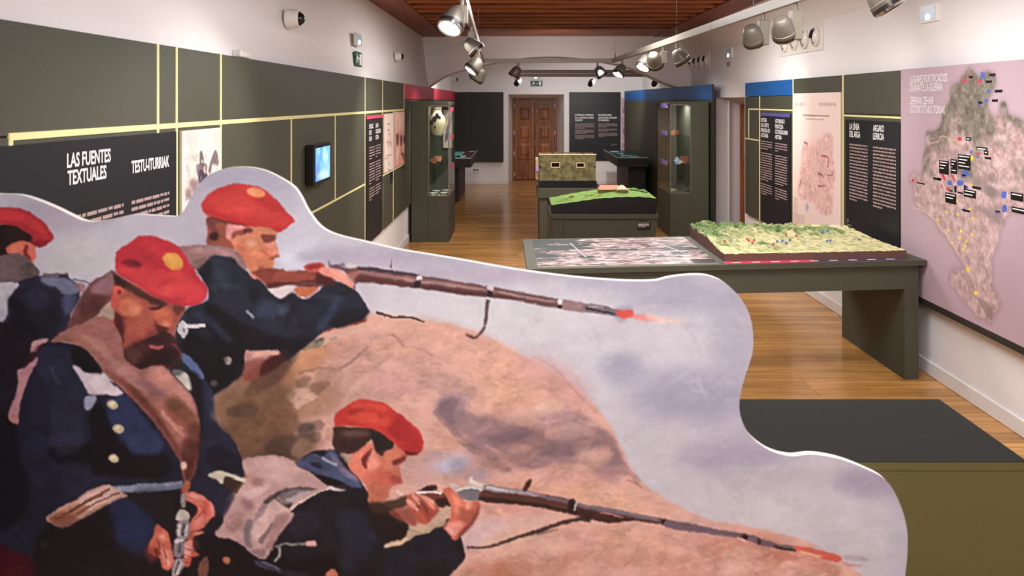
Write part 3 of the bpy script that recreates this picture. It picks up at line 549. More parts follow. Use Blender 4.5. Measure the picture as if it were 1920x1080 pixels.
    P((196,148,128), '360 630 480 540 620 470 700 410 840 370 900 400 990 460 880 500 720 590 600 650 500 705 430 680', 1.8, 1, .25); P((226,178,166), '640 460 840 380 940 450 800 510 700 560 620 520', 6, .75); P((160,92,66), '380 630 600 520 680 560 520 680', 8, .7)
    S((120,70,54), '540 575 640 520 740 455 860 400', 4.5, 1, .8); S((120,70,54), '600 600 680 550 780 490 930 430', 4.5, 1, .8); S((130,78,60), '460 660 560 610 680 550', 4, 1.5, .6); S((90,44,40), '500 705 700 610 880 510 990 462', 3, 1, .6); S((96,54,44), '430 640 560 570 700 490 800 440', 5, 1, .7); P((120,60,44), '380 630 470 580 560 600 600 640 500 700 430 675', 5, .55)
    B((160,130,84), 342, 828, 24, 34, 0, 2, .95); B((214,180,110), 338, 822, 10, 16, 0, 2, .7)
    P((24,14,18), '380 680 520 700 860 540 900 800 1050 920 1250 1000 1250 1600 260 1600 270 900 330 720', 12, .85); P((84,8,20), '-300 860 0 840 120 900 250 960 270 1400 -300 1500', 12, .95); P((120,14,24), '20 1040 120 1000 180 1120 60 1180', 12, .7)
    P((40,40,60), '180 190 260 230 320 330 300 380 220 290', 8, .6); P((42,40,66), '480 200 640 200 700 240 640 330 780 360 560 470 480 400', 9, .6); P((34,46,86), '850 560 960 480 1080 540 1200 640 1150 760 960 740', 12, .8)
    # --- crouching soldier 3
    F(400, 820, 4.153)
    P((32,30,40), '640 250 760 120 860 100 1000 120 1140 330 1210 430 1260 500 1400 560 1560 720 1700 700 1860 640 1960 900 1900 1020 1700 1200 1600 1500 -200 1500 -200 1000 10 760 100 700 430 900 480 800', 2, 1, .4)
    P((24,18,24), '-100 780 100 780 260 900 480 880 600 960 900 900 1000 1060 1100 1500 -300 1500 -300 900', 9, .9)
    F(240, 840, 4.5)
    P((30,22,28), '420 420 600 420 620 700 640 900 520 1080 300 1080 330 700', 5, .7)
    P((176,100,60), '480 280 530 290 520 340 500 370 460 370', 2, .9); P((196,70,60), '440 360 480 330 480 400', 3, .6)
    P((222,110,92), '470 380 560 370 640 410 690 450 720 480 740 560 700 600 640 670 560 700 510 690 540 600 590 540 570 480 500 440', 1.8, 1, .2); P((238,160,140), '500 390 600 400 650 440 560 430', 4, .7); P((190,70,60), '640 440 680 480 670 580 620 560', 4, .6); P((236,150,136), '560 610 620 570 640 620 570 670', 5, .6); P((230,140,128), '690 460 735 520 730 580 700 560', 3, .6)
    P((206,90,70), '500 700 560 700 640 700 600 730 560 760 560 860 600 900 540 920 520 990 480 1000 450 960 480 900 460 820 500 770', 2, .95); P((232,160,150), '480 800 540 780 530 900 480 920 460 860', 3, .8); P((110,50,44), '560 780 600 790 580 870 560 850', 3, .6); P((220,150,130), '555 715 635 705 620 725 560 740', 2, .8)
    P((206,96,72), '240 640 300 680 350 740 370 850 390 960 340 1035 290 1010 260 920 220 910 175 870 190 780 220 720', 2, 1, .25); P((232,140,116), '260 730 310 710 330 790 280 790', 6, .8); P((236,150,134), '270 850 340 860 370 960 330 1020 290 940', 6, .75); P((110,34,36), '225 850 250 840 260 890 240 920', 3, .8); P((150,50,40), '160 830 220 840 250 920 200 980 150 900', 8, .6)
    P((158,140,138), '450 385 490 390 490 440 480 500 450 500 445 440', 1.2, .95, .5); P((196,180,170), '415 560 450 520 520 545 520 600 470 620 410 600', 1.5, 1, .3); P((150,136,140), '430 620 515 620 500 760 415 755', 1.5, .95); S((50,34,40), '470 640 460 740', 4, 1, .8); S((226,214,210), '440 640 430 740', 3, 1, .7); S((214,204,204), '500 650 488 740', 3, 1, .7)
    P((128,112,120), '400 765 475 765 470 870 440 925 385 900 385 820', 1.5, 1, .4); P((214,202,200), '400 770 470 765 460 790 400 800', 2, .8); S((60,44,50), '440 800 430 880', 5, 1.5, .6); P((176,160,160), '390 960 430 930 480 960 440 1060 380 1090 370 1040', 1.5, .9, .4); S((50,36,40), '430 950 400 1060', 3, 1, .7); S((220,210,206), '455 960 415 1070', 3, 1, .7)
    P((140,86,70), '600 970 680 920 670 1100 600 1100', 3, .8); B((208,120,80), 830, 945, 32, 32, 0, 2, .95)
    # finger gaps and knuckles of the two hands
    for p in ('250 760 262 830 268 900', '300 850 318 920 322 990'): S((130,46,40), p, 2.2, 1, .8)
    for p in ('600 480 640 520 650 560', '560 600 600 570 640 540'): S((150,56,50), p, 2.2, 1, .7)
    for p in ('480 850 520 860 540 880', '470 900 510 905 530 915', '455 950 490 960 515 965'): S((130,60,54), p, 2, 1, .8)
    for c_, p in (((240,170,150), '265 745 290 730 305 760'), ((244,180,160), '310 940 340 950 350 990'), ((244,176,158), '520 395 570 395 610 420'), ((240,180,168), '470 820 500 830 505 860')): P(c_, p, 2, .7, .1)
    F(400, 820, 4.153)
    P((48,54,80), '950 560 1100 560 1240 620 1300 760 1200 900 1050 900 980 760', 14, .6); P((54,50,66), '600 620 760 560 840 650 760 740 600 760', 10, .5); P((52,58,80), '1000 900 1100 980 1060 1080 1000 1080', 9, .4)
    P((190,148,142), '235 180 350 150 500 140 620 180 650 220 740 260 830 330 900 375 1010 370 1045 405 960 415 880 400 800 430 720 480 640 540 600 590 630 600 560 700 480 800 450 880 400 940 330 930 240 850 150 800 15 765 60 680 130 560 190 430 270 320 240 260', 1.8, 1, .18)
    P((206,166,160), '320 180 500 170 620 230 700 300 640 360 480 330 360 300', 10, .7); P((220,184,182), '240 440 330 390 440 350 400 420 300 480', 6, .7); P((146,98,98), '300 320 390 320 380 380 300 370', 7, .6); P((140,98,100), '220 470 300 500 320 560 260 570 220 520', 6, .7); P((150,104,98), '100 640 200 590 220 700 120 740', 8, .6); P((190,140,116), '250 290 300 280 300 330 260 340', 4, .5)
    P((70,62,62), '390 500 460 440 560 400 680 385 810 400 760 410 640 410 520 450 420 520', 1.6, .9); P((110,98,102), '510 450 620 410 760 400 700 450 620 510 560 520', 3, .9); P((196,174,176), '560 490 640 450 680 420 760 420 640 500', 3, .7); P((44,36,40), '480 460 560 520 610 510 590 550 530 530', 2, .85)
    P((214,176,168), '480 480 580 560 560 600 460 680 400 780 330 800 300 720 340 620 420 540', 4, .8); P((112,98,104), '240 720 270 640 310 660 290 760 300 860 250 830', 4, .8); P((120,100,108), '350 560 410 520 400 580 320 660', 4, .7); P((110,92,92), '350 800 400 740 460 660 460 700 410 780 380 830', 3, .85); P((160,116,116), '480 620 560 590 600 620 520 740 460 860 410 860 440 760', 5, .75); P((120,90,96), '290 880 400 870 400 930 330 930', 5, .7); S((230,200,180), '600 560 700 490 830 420 900 395', 3.5, 1, .8); P((214,214,216), '890 390 1000 375 1040 400 960 412', 1.5, .9)
    P((68,76,108), '640 210 680 170 770 130 860 150 900 90 960 120 1000 200 1120 320 1160 390 1100 390 980 340 860 300 760 270', 2, 1, .35); P((34,38,60), '750 190 830 200 850 240 790 230', 2.5, .9); P((130,116,140), '900 110 960 160 1060 260 1130 340 1060 320 960 230', 4, .6); S((176,180,196), '850 160 900 190 970 215', 5, 1.2, .8); S((170,120,140), '1000 230 1060 280 1120 330', 3, 1.5, .6); P((22,18,24), '800 300 900 310 1040 380 1040 410 900 370', 3, .85)
    S((170,160,150), '480 850 520 840 560 830 620 838 720 825', 4, 1.2, .8); P((240,170,160), '725 810 790 805 805 835 780 850 725 840', 1.5, .9); S((190,184,170), '515 850 520 900 510 930 480 970', (5, 4), 1.2, .85); P((70,68,96), '330 960 420 970 520 1020 540 1050 460 1040 340 1000', 3, .8); S((120,120,150), '380 965 460 1000 520 1030', 3, 1.5, .6); P((60,58,80), '540 1040 680 1050 760 1080 560 1080', 4, .6); P((210,120,90), '870 1080 930 1025 970 1080', 2, .9)
    F(580, 720, 4.5)
    P((206,110,88), '340 620 430 540 540 500 600 560 740 520 830 560 815 640 765 690 780 780 785 830 715 850 670 900 660 960 560 1010 500 1000 490 880 400 780 330 690', 2, 1, .18)
    P((170,140,116), '260 590 350 580 360 630 320 670 290 640', 4, .9, .3); P((236,130,104), '350 640 440 560 480 700 440 780 360 720', 7, .7); P((236,150,128), '490 560 560 560 590 680 540 720 490 720', 6, .7); P((196,80,64), '560 720 680 720 740 820 680 860 560 830 480 790', 9, .6); P((176,96,66), '500 840 640 840 660 920 580 980 510 960', 9, .6); P((226,130,92), '640 580 720 560 760 600 700 640 640 700', 6, .6)
    P((110,44,40), '700 650 760 620 815 610 790 650 740 680 710 680', 3, .85); P((150,60,50), '690 770 760 780 785 830 720 850 690 820', 4, .65); P((236,150,110), '630 700 690 680 700 720 660 740', 5, .7); P((120,40,44), '440 640 480 570 530 545 520 580 490 640 490 705 470 710', 2.5, .9); P((240,130,100), '440 540 520 500 550 520 490 570 440 620', 3, .7); P((140,56,48), '800 590 830 600 815 640 770 660 760 640', 3, .6)
    P((74,46,42), '200 400 220 360 340 360 520 370 640 430 720 490 700 540 640 570 610 610 560 560 530 470 460 520 400 570 330 590 250 580 200 530', 2.5, 1, .3); P((120,88,80), '280 400 440 390 500 430 380 450 280 440', 6, .6); P((40,34,34), '530 400 700 470 710 530 600 560 550 510', 5, .8); P((60,30,32), '260 480 460 470 440 540 300 560', 8, .5)
    P((200,52,44), '210 310 230 240 300 190 400 135 480 130 620 155 700 210 780 260 850 330 920 380 960 480 955 550 900 600 830 595 760 540 660 450 560 390 480 370 340 350 230 360', 1.5, 1, .12)
    P((228,80,60), '340 260 480 230 580 260 680 300 640 340 540 330 400 320', 8, .7, .1); P((230,84,64), '360 170 500 150 640 190 640 230 500 200 380 210', 7, .5, .1); P((160,34,38), '340 230 420 210 470 220 420 245 350 260', 4, .55); P((156,32,40), '740 260 820 330 900 400 940 500 900 570 800 540 700 440 660 360 720 320', 10, .6, .1); P((160,36,36), '580 240 620 260 620 300 580 280', 4, .5); P((110,22,30), '810 560 900 580 950 550 900 602 830 598', 3, .8)
    F(640, 860, 4.91)
    # hands and near rifle
    P((40,28,28), '250 520 400 490 500 500 620 640 600 700 400 780 280 640', 5, .9); P((72,46,36), '260 400 420 390 600 340 620 420 460 480 300 510', 4, .9); P((150,64,52), '440 500 560 450 640 450 700 560 680 620 600 600', 5, .8)
    P((212,150,130), '440 310 480 270 540 290 575 320 540 340 460 330', 3, .85); S((236,200,190), '500 300 540 320 570 332', 5, 1.5, .8)
    P((66,30,30), '690 300 800 250 870 245 880 280 860 300 740 305', 1.5, .95); P((110,50,40), '720 320 930 310 980 380 1000 440 900 450 840 380', 2.5, .9); S((226,206,200), '690 305 800 312 925 308', 4, 1, .9); P((50,26,26), '860 370 980 360 1010 430 930 450', 5, .8)
    P((180,84,66), '600 380 640 320 720 340 780 400 860 420 900 470 860 540 800 590 720 590 660 520 620 450', 2, 1, .2)
    P((226,150,130), '600 385 640 380 700 440 720 470 690 470 640 440', 2, .9); P((228,150,128), '640 320 690 340 740 390 720 415 670 380', 2, .9); P((236,140,112), '740 330 800 370 850 420 870 470 830 460 780 400', 2, .9); P((150,60,50), '700 420 760 420 820 500 800 560 740 500', 5, .6); P((200,90,70), '680 480 760 500 780 580 700 570', 5, .7); P((236,180,170), '690 455 710 465 705 480 690 475', 1.2, .7); P((240,196,186), '715 390 740 395 735 412 718 410', 1.2, .7); S((110,44,40), '720 380 760 430 800 500', 4, 2, .6)
    P((200,170,138), '390 820 440 770 560 740 620 660 620 620 740 620 820 580 900 500 960 440 1000 460 980 540 940 610 890 630 800 690 700 700 600 760 540 810', 3, .85); S((230,190,150), '400 815 450 790 540 780 600 720', 6, 3, .7)
    P((34,34,48), '390 840 500 810 600 780 700 710 800 690 880 630 960 660 1010 720 1060 790 1130 870 1090 960 1000 1060 980 1200 700 1300 300 1300 380 950', 2.2, 1, .35); P((30,24,30), '700 980 900 940 1000 1000 960 1100 700 1100', 12, .7)
    P((206,100,76), '930 290 990 260 1040 300 1110 360 1130 400 1270 390 1260 480 1220 570 1150 660 1050 750 1000 690 940 640 980 580 1010 500 1000 420 960 340', 2, 1, .2)
    P((236,140,112), '1000 310 1060 340 1110 420 1100 500 1040 500 1030 400', 6, .7); P((240,170,140), '1140 390 1210 390 1200 450 1150 470', 5, .8); P((150,76,60), '1100 440 1150 480 1240 470 1200 580 1100 580 1080 500', 7, .7); P((230,150,140), '950 610 1030 580 1130 590 1080 680 1040 720', 6, .7); P((120,50,44), '1120 640 1180 590 1250 460 1270 410 1260 500 1190 630 1050 750', 4, .8); P((240,176,170), '960 640 1020 640 1040 700 1000 690', 5, .6)
    P((120,112,118), '1070 300 1180 270 1310 300 1300 370 1200 380 1110 370', 2, 1); S((214,208,196), '1060 285 1180 262 1310 295', 5, 1, .95); P((222,214,200), '1180 180 1200 165 1220 200 1330 240 1310 270 1200 240 1180 210', 1.2, 1); S((220,206,196), '1020 240 1075 250', 5, 1, .9); P((214,190,184), '980 230 1060 230 1060 270 1010 270', 3, .7)
    F(900, 860, 4.8)
    P((98,56,48), '30 270 60 240 400 290 840 370 860 400 1200 460 1640 540 1680 560 1640 590 1400 560 1260 570 1100 560 860 500 500 430 30 380', 1.8, 1, .25)
    P((160,150,158), '50 240 200 260 400 290 580 330 570 345 380 325 60 280', 1.5, .95); P((226,220,220), '60 250 200 270 320 310 220 290 70 268', 1.5, .6); P((110,96,104), '560 330 840 375 830 405 560 355', 1.5, .9); P((104,90,98), '870 400 1200 455 1640 540 1640 565 1200 500 870 435', 1.5, .95); S((150,140,150), '880 415 1200 470 1600 545', 3, 1.5, .5); S((190,130,120), '1080 488 1200 505 1290 535', 3, 1, .8); P((60,30,30), '40 340 500 400 860 470 1260 530 1400 550 1260 570 1050 560 500 430 40 380', 3, .8); P((84,40,38), '870 450 1080 490 1260 535 1260 560 1080 555 870 500', 4, .7)
    P((74,36,30), '385 270 420 210 455 180 460 230 430 280 405 300', 1.3, .95); P((50,26,28), '790 385 850 365 860 400 840 460 800 470', 1.8, .95); S((196,190,190), '872 395 845 465', 3, 1, .8)
    S((52,38,40), '-120 795 0 800 100 785 220 750 350 700 500 660 640 610 740 575 900 545 1000 550', (4, 9), 1.2, .9); S((80,50,44), '380 700 500 680 700 640', 4, 2, .5)
    P((96,72,76), '1660 545 1900 600 2300 660 2500 700 2500 730 2300 690 1900 640 1670 600', 1.6, .9)
    P((40,24,26), '1630 550 1670 540 1665 590 1640 595', 1.2, .95)
    F(1250, 840, 4.085)
    P((110,88,98), '0 560 100 565 260 590 420 630 560 670 700 690 850 730 980 750 990 790 900 780 700 735 560 690 380 665 200 640 0 610', 1.5, .95, .2); S((70,44,54), '820 750 900 770 985 785', 5, 1, .9); P((50,22,34), '570 675 600 655 620 670 615 695 585 695', 1.2, .95); S((220,190,170), '540 685 600 708', 3, 1, .7); P((70,40,44), '700 690 725 700 720 730 700 730', 1.5, .8)
    P((208,90,70), '985 750 1100 765 1310 820 1330 870 1240 860 1100 825 1000 790', 2, .95); P((224,190,150), '1000 785 1100 805 1200 830 1190 842 1080 820', 1.5, .8); P((200,80,64), '1180 830 1320 830 1320 868 1230 860', 2, .7); P((190,110,110), '1330 870 1460 890 1500 905 1380 905', 3, .6); P((150,120,136), '1320 830 1440 820 1540 850 1500 870 1360 850', 5, .4)
    # brush dabs picked up from the paint already there, kept inside their own patch of colour, and slightly ragged edges
    r = np.random.RandomState(23)
    F(PX0, PY0, 1)
    for k in range(14000):
        x = r.uniform(-10, 1700) - PX0; y = r.uniform(310, 1085) - PY0
        c = CAN[int(y), int(x)]
        light = c.min() > .56
        L = r.uniform(6, 26 if not light else 40); a = r.uniform(-.9, .5) + (1.2 if c.max() < .43 else 0)
        ex, ey = x + L * math.cos(a), y + L * math.sin(a)
        if not (0 <= ey < PH and 0 <= ex < PW): continue
        w = r.uniform(3, 8)
        nx, ny = -math.sin(a) * w * .8, math.cos(a) * w * .8
        if max(np.abs(CAN[int(np.clip(v, 0, PH - 1)), int(np.clip(u, 0, PW - 1))] - c).max() for u, v in ((ex, ey), ((x + ex) / 2, (y + ey) / 2), (x + nx, y + ny), (x - nx, y - ny), (ex + nx, ey + ny), (ex - nx, ey - ny))) > .07: continue
        v = r.uniform(.88, 1.13) if not light else r.uniform(.975, 1.025)
        S(tuple(np.clip(c * v, 0, 1) * 255), '%f %f %f %f' % (x, y, ex, ey), (w, w * .5), 2, .5 if not light else .35, 0)
    ys, xs = np.mgrid[0:PH, 0:PW]
    dx = fbm(PW, PH, 12, 301, 3) * 4.5; dy = fbm(PW, PH, 12, 311, 3) * 4.5
    CAN = CAN[np.clip(ys + dy, 0, PH - 1).astype(int), np.clip(xs + dx, 0, PW - 1).astype(int)]
    g = CAN.mean(2, keepdims=True)
    sm = np.clip((g - .14) / .26, 0, 1); sm = sm * sm * (3 - 2 * sm)
    CAN = g + (CAN - g) * (.84 + .05 * sm)
    CAN *= .86 + .14 * sm
    CAN *= np.array([.975, 1, 1.02], np.float32)
    bl = np.stack([boxblur(CAN[..., k], 3) for k in range(3)], -1)
    CAN = (CAN + (CAN - bl) * .55) * (1 + .05 * sm)
    # overall painterly grain
    CAN[:] *= (1 + .05 * fbm(PW, PH, 4, 200, 2)[..., None] + .05 * MID[..., None])
    np.clip(CAN, 0, 1, out=CAN)

OUTLINE = catmull(np.array([float(q) for q in '''-28 361 0 364 36 365.5 69 375 103 389 130.5 402.5 155.5 413.6 178 416 211 411 250 403 300 405 330 406 342 398 352 382 366.5 355 388 331 417 317 448 313 480 315.6 508.5 325 545 346 561.5 365 578 396
600 424 629 440 689 454.6 747 468 810 478.5 872.5 489 974 506.7 1078 520 1167 526.5 1226 526.5 1255.7 520 1294 515.6 1327 517 1356.5 529 1386 555.6 1405 589.7 1412 628 1410 664 1398 702 1389 735 1386 764 1392 791 1409 819 1441.5 843.7 1482 855 1523 852 1572 860 1620.7 878 1661.4 900.7 1686 941.4 1700 990 1701 1039 1697 1080 1690 1180 1690 1515'''.split()]).reshape(-1, 2), False, 5)
OUTLINE = np.concatenate([OUTLINE, [[-28, 1515]]])
# ------------------------------------------------------------------ materials
M_wall = mat('white_plaster', (230, 226, 225), .85, bump=.5, bscale=14)
M_olive = mat('olive_paint', (67, 67, 52), .62, noise=.05, nscale=300)
M_olive_top = mat('shaded_olive_top', (30, 29, 25), .9, spec=.2, noise=.05, nscale=300)  # olive paint darkened for the plinth top, its shade put into the colour
M_oliveg = mat('green_olive_paint', (98, 92, 52), .6, noise=.04, nscale=200)
M_black = mat('black_board', (29, 29, 34), .42, spec=.35, noise=.05, nscale=200)
M_dark = mat('dark_board', (38, 36, 31), .6)
M_strip = mat('pale_yellow_strip', (232, 222, 160), .5)
M_edge = mat('cream_edge', (214, 200, 170), .5)
M_red = mat('crimson_paint', (196, 44, 70), .5)
M_redl = mat('light_crimson', (226, 70, 100), .5)
M_blue = mat('blue_paint', (14, 88, 156), .5)
M_indigo = mat('indigo_print', (84, 80, 150), .5)
M_violet = mat('violet_card', (150, 130, 205), .5)
M_white = mat('white_print', (236, 232, 230), .6)
M_pinktext = mat('pinkish_print', (160, 136, 132), .6)
M_plastic = mat('white_plastic', (226, 222, 214), .35)
M_lamp = mat('lamp_grey_white', (122, 116, 104), .38, metal=.3)
M_headm = mat('lamp_head_grey', (104, 98, 88), .4, metal=.25)
M_rail = mat('rail_paint', (152, 145, 135), .4)
M_rim = mat('lamp_dark_rim', (34, 33, 36), .3)
M_chrome = mat('lamp_reflector', (200, 196, 186), .15, metal=.9)
M_lit = mat('lit_lens', (255, 255, 255), .3, emit=(240, 240, 255), estr=14)
M_lens = mat('unlit_lens', (90, 88, 86), .1, metal=.5)
M_steel = mat('brushed_steel', (150, 142, 130), .3, metal=.8)
M_base = mat('painted_baseboard', (226, 222, 218), .45)
M_blk = mat('black_plastic', (16, 16, 18), .3)
M_screen = mat('blue_screen', (20, 40, 80), .2, emit=(120, 190, 255), estr=1.7)
M_em = mat('emergency_diffuser', (190, 205, 220), .3)
M_emlit = mat('emergency_tube', (255, 255, 255), .3, emit=(210, 225, 255), estr=7)
M_green = mat('exit_green', (20, 90, 66), .5)
M_glass = glass_mat(); M_arglass = glass_mat('anti_reflective_glass', 1.06)
M_floor = wood_mat('oak_laminate', (152, 104, 50), (210, 154, 86), 'X', .19, 1, (1.3, .13))
M_floorgap = mat('floor_joint', (70, 44, 24), .7)
M_joist = wood_mat('reddish_ceiling_timber', (100, 48, 22), (182, 102, 50), 'X', .5, .7)
M_beamY = wood_mat('reddish_edge_timber', (84, 36, 20), (146, 72, 38), 'Y', .5, .7)
M_door = wood_mat('walnut_door', (96, 50, 20), (168, 98, 46), 'Z', .45, .8)
M_print = attr_mat('colour_print', .5, .35)
M_printm = attr_mat('matt_print', .85, .15)
XL, XR, YB, YA, ZC = -1.5, 2.865, 17.27, 12.4, 2.99
# ------------------------------------------------------------------ floor of planks
fl = MB().box(XL - .6, XR + .9, -3, 19.5, -.05, -.004).build('floor', M_floorgap); struct(fl)
BW, BH = 1.3, .13
variants = {}
rest = MB(); nplank = 0
for k in range(-22, 148):
    y0, y1 = k * BH, (k + 1) * BH
    off = (.5 * BW) if k % 2 else 0       # brick texture shifts every second row
    x = math.floor((XL - .6 + off) / BW) * BW - off
    while x < XR + .6:
        a, b = max(x, XL - .02), min(x + BW, XR + .02)
        if b - a > .03:
            if 3.9 <= y0 < 12.0 and nplank < 300:
                # planks one by one where they are wide enough to see
                hkey = (round(b - a, 3))
                if hkey not in variants:
                    L = b - a; mb = MB().bev(0, L - .0016, 0, BH - .0016, -.004, 0, .0012)
                    o = mb.build('plank', M_floor, fl); variants[hkey] = o.data
                else:
                    o = bpy.data.objects.new('plank', variants[hkey]); COL.objects.link(o); o.parent = fl; ORG[o] = Vector((0, 0, 0))
                o.location = (a + .0008, y0 + .0008, 0); nplank += 1
            else:
                rest.quad((a + .0008, y0 + .0008, 0), (b - .0008, y0 + .0008, 0), (b - .0008, y1 - .0008, 0), (a + .0008, y1 - .0008, 0))
        x += BW
r_ = rest.build('planks', M_floor, fl); r_['kind'] = 'stuff'
# ------------------------------------------------------------------ walls
def wallpoly(name, v, f): return struct(MB().raw(v, f).build(name, M_wall))
wl = MB().box(XL - .2, XL, -3, YB + .2, 0, 2.2)
wl.raw([(XL, -3, 2.2), (XL, YA + .4, 2.2), (XL - .09, YA + .4, ZC), (XL - .09, -3, ZC), (XL - .2, -3, 2.2), (XL - .2, YA + .4, 2.2), (XL - .2, YA + .4, ZC), (XL - .2, -3, ZC)], [(0, 1, 2, 3), (4, 7, 6, 5), (3, 2, 6, 7), (0, 3, 7, 4), (1, 5, 6, 2)])
wl.box(XL - .2, XL, YA + .4, YB + .2, 2.2, ZC)
struct(wl.build('wall_left', M_wall))
NY0, NY1, NZ = 9.45, 10.84, 1.96                       # doorway niche in the right wall
wr = MB().box(XR, XR + .2, -3, NY0, 0, 2.67).box(XR, XR + .2, NY1, YB + .2, 0, 2.67).box(XR, XR + .2, NY0, NY1, NZ, 2.67)
# splayed reveals of the niche
wr.raw([(XR, NY1, 0), (XR, NY1, NZ), (3.33, NY1 + .22, NZ - .1), (3.33, NY1 + .22, 0)], [(0, 1, 2, 3)])
wr.raw([(XR, NY0, 0), (XR, NY0, NZ), (3.33, NY0 - .1, NZ - .1), (3.33, NY0 - .1, 0)], [(0, 3, 2, 1)])
wr.raw([(XR, NY0, NZ), (XR, NY1, NZ), (3.33, NY1 + .22, NZ - .1), (3.33, NY0 - .1, NZ - .1)], [(0, 1, 2, 3)])
# coved soffit up to the timber ceiling
wr.raw([(XR, -3, 2.67), (XR, YA + .4, 2.67), (2.6, YA + .4, ZC), (2.6, -3, ZC), (XR + .2, -3, 2.67), (XR + .2, YA + .4, 2.67), (XR + .2, YA + .4, ZC + .02), (XR + .2, -3, ZC + .02)], [(0, 3, 2, 1), (4, 5, 6, 7), (3, 7, 6, 2)])
wr.box(XR, XR + .2, YA + .4, YB + .2, 2.67, ZC)
struct(wr.build('wall_right', M_wall))
dd = MB().box(3.33, 3.38, NY0 - .1, NY1 + .22, 0, NZ - .1).build('door_2', M_door); struct(dd)
MB().box(3.27, 3.33, NY1 + .12, NY1 + .2, 0, NZ - .1).build('door_frame', M_door, dd); MB().box(3.27, 3.33, NY0 - .1, NY0 - .02, 0, NZ - .1).build('door_frame', M_door, dd)
# back wall with the deep splayed doorway
dX0, dX1, dZ = -.234, 1.06, 2.075; eX0, eX1, eZ, eY = -.14, .93, 1.985, 18.2
bw = MB().box(XL - .2, dX0, YB, YB + .2, 0, ZC).box(dX1, XR + .2, YB, YB + .2, 0, ZC).box(dX0, dX1, YB, YB + .2, dZ, ZC)
bw.raw([(dX0, YB, 0), (dX0, YB, dZ), (eX0, eY, eZ), (eX0, eY, 0), (dX1, YB, 0), (dX1, YB, dZ), (eX1, eY, eZ), (eX1, eY, 0)], [(0, 1, 2, 3), (4, 7, 6, 5), (1, 5, 6, 2)])
struct(bw.build('wall_back', M_wall))
struct(MB().box(XL - .2, XR + .2, -3.1, -3, 0, ZC).build('wall_front', M_wall))
# cross wall with the shallow arch
ar = MB(); n = 40
_ax = [-1.5, -1.21, -.84, -.2, .44, 1.0, 1.58, 2.0, 2.33, 2.6, 2.865]; _az = [2.15, 2.334, 2.45, 2.59, 2.653, 2.625, 2.54, 2.42, 2.263, 2.16, 2.1]
pv = [(q[0], q[1]) for q in catmull(np.array(list(zip(_ax, _az))), False, 4)]; n = len(pv) - 1
for i in range(n):
    (xa, za), (xb, zb) = pv[i], pv[i + 1]
    ar.raw([(xa, YA, za), (xb, YA, zb), (xb, YA, ZC + .02), (xa, YA, ZC + .02), (xa, YA + .45, za), (xb, YA + .45, zb), (xb, YA + .45, ZC + .02), (xa, YA + .45, ZC + .02)], [(0, 1, 2, 3), (4, 7, 6, 5), (0, 4, 5, 1)])
ar.box(XL - .2, XL, YA, YA + .45, 2.15, ZC + .02)
struct(ar.build('wall_arch', M_wall))
# ------------------------------------------------------------------ ceilings
cl = struct(MB().box(XL - .2, XR + .2, -3.1, YA + .45, ZC + .14, ZC + .2).build('ceiling', mat('dark_ceiling_boards', (70, 34, 20), .7, noise=.2, nscale=30)))
k = 0; y = -2.6
while y < YA - 1.5:
    MB().bev(XL - .09, 2.62, y, y + .12, ZC, ZC + .14, .006).build('joist', M_joist, cl); y += .43 if y > 6 else .5
MB().bev(XL - .09, 2.62, YA - 1.25, YA, ZC, ZC + .14, .006).build('end_board', M_joist, cl)
MB().bev(XL - .14, XL + .28, -3, YA, ZC - .012, ZC + .05, .004).build('edge_board', M_beamY, cl); MB().bev(2.25, 2.64, -3, YA, ZC - .012, ZC + .05, .004).build('edge_board', M_beamY, cl)
struct(MB().box(XL - .2, XR + .2, YA + .45, YB + .2, ZC, ZC + .1).build('ceiling_back', M_wall))
# baseboards
def base(name, x0, x1, y0, y1): return struct(MB().bev(x0, x1, y0, y1, 0, .1, .005).build(name, M_base))
base('baseboard_left', XL, XL + .015, -3, YB); base('baseboard_right', XR - .015, XR, -3, NY0)
base('baseboard_right', XR - .015, XR, NY1, YB); base('baseboard_back', XL, dX0, YB - .015, YB); base('baseboard_back', dX1, XR, YB - .015, YB)
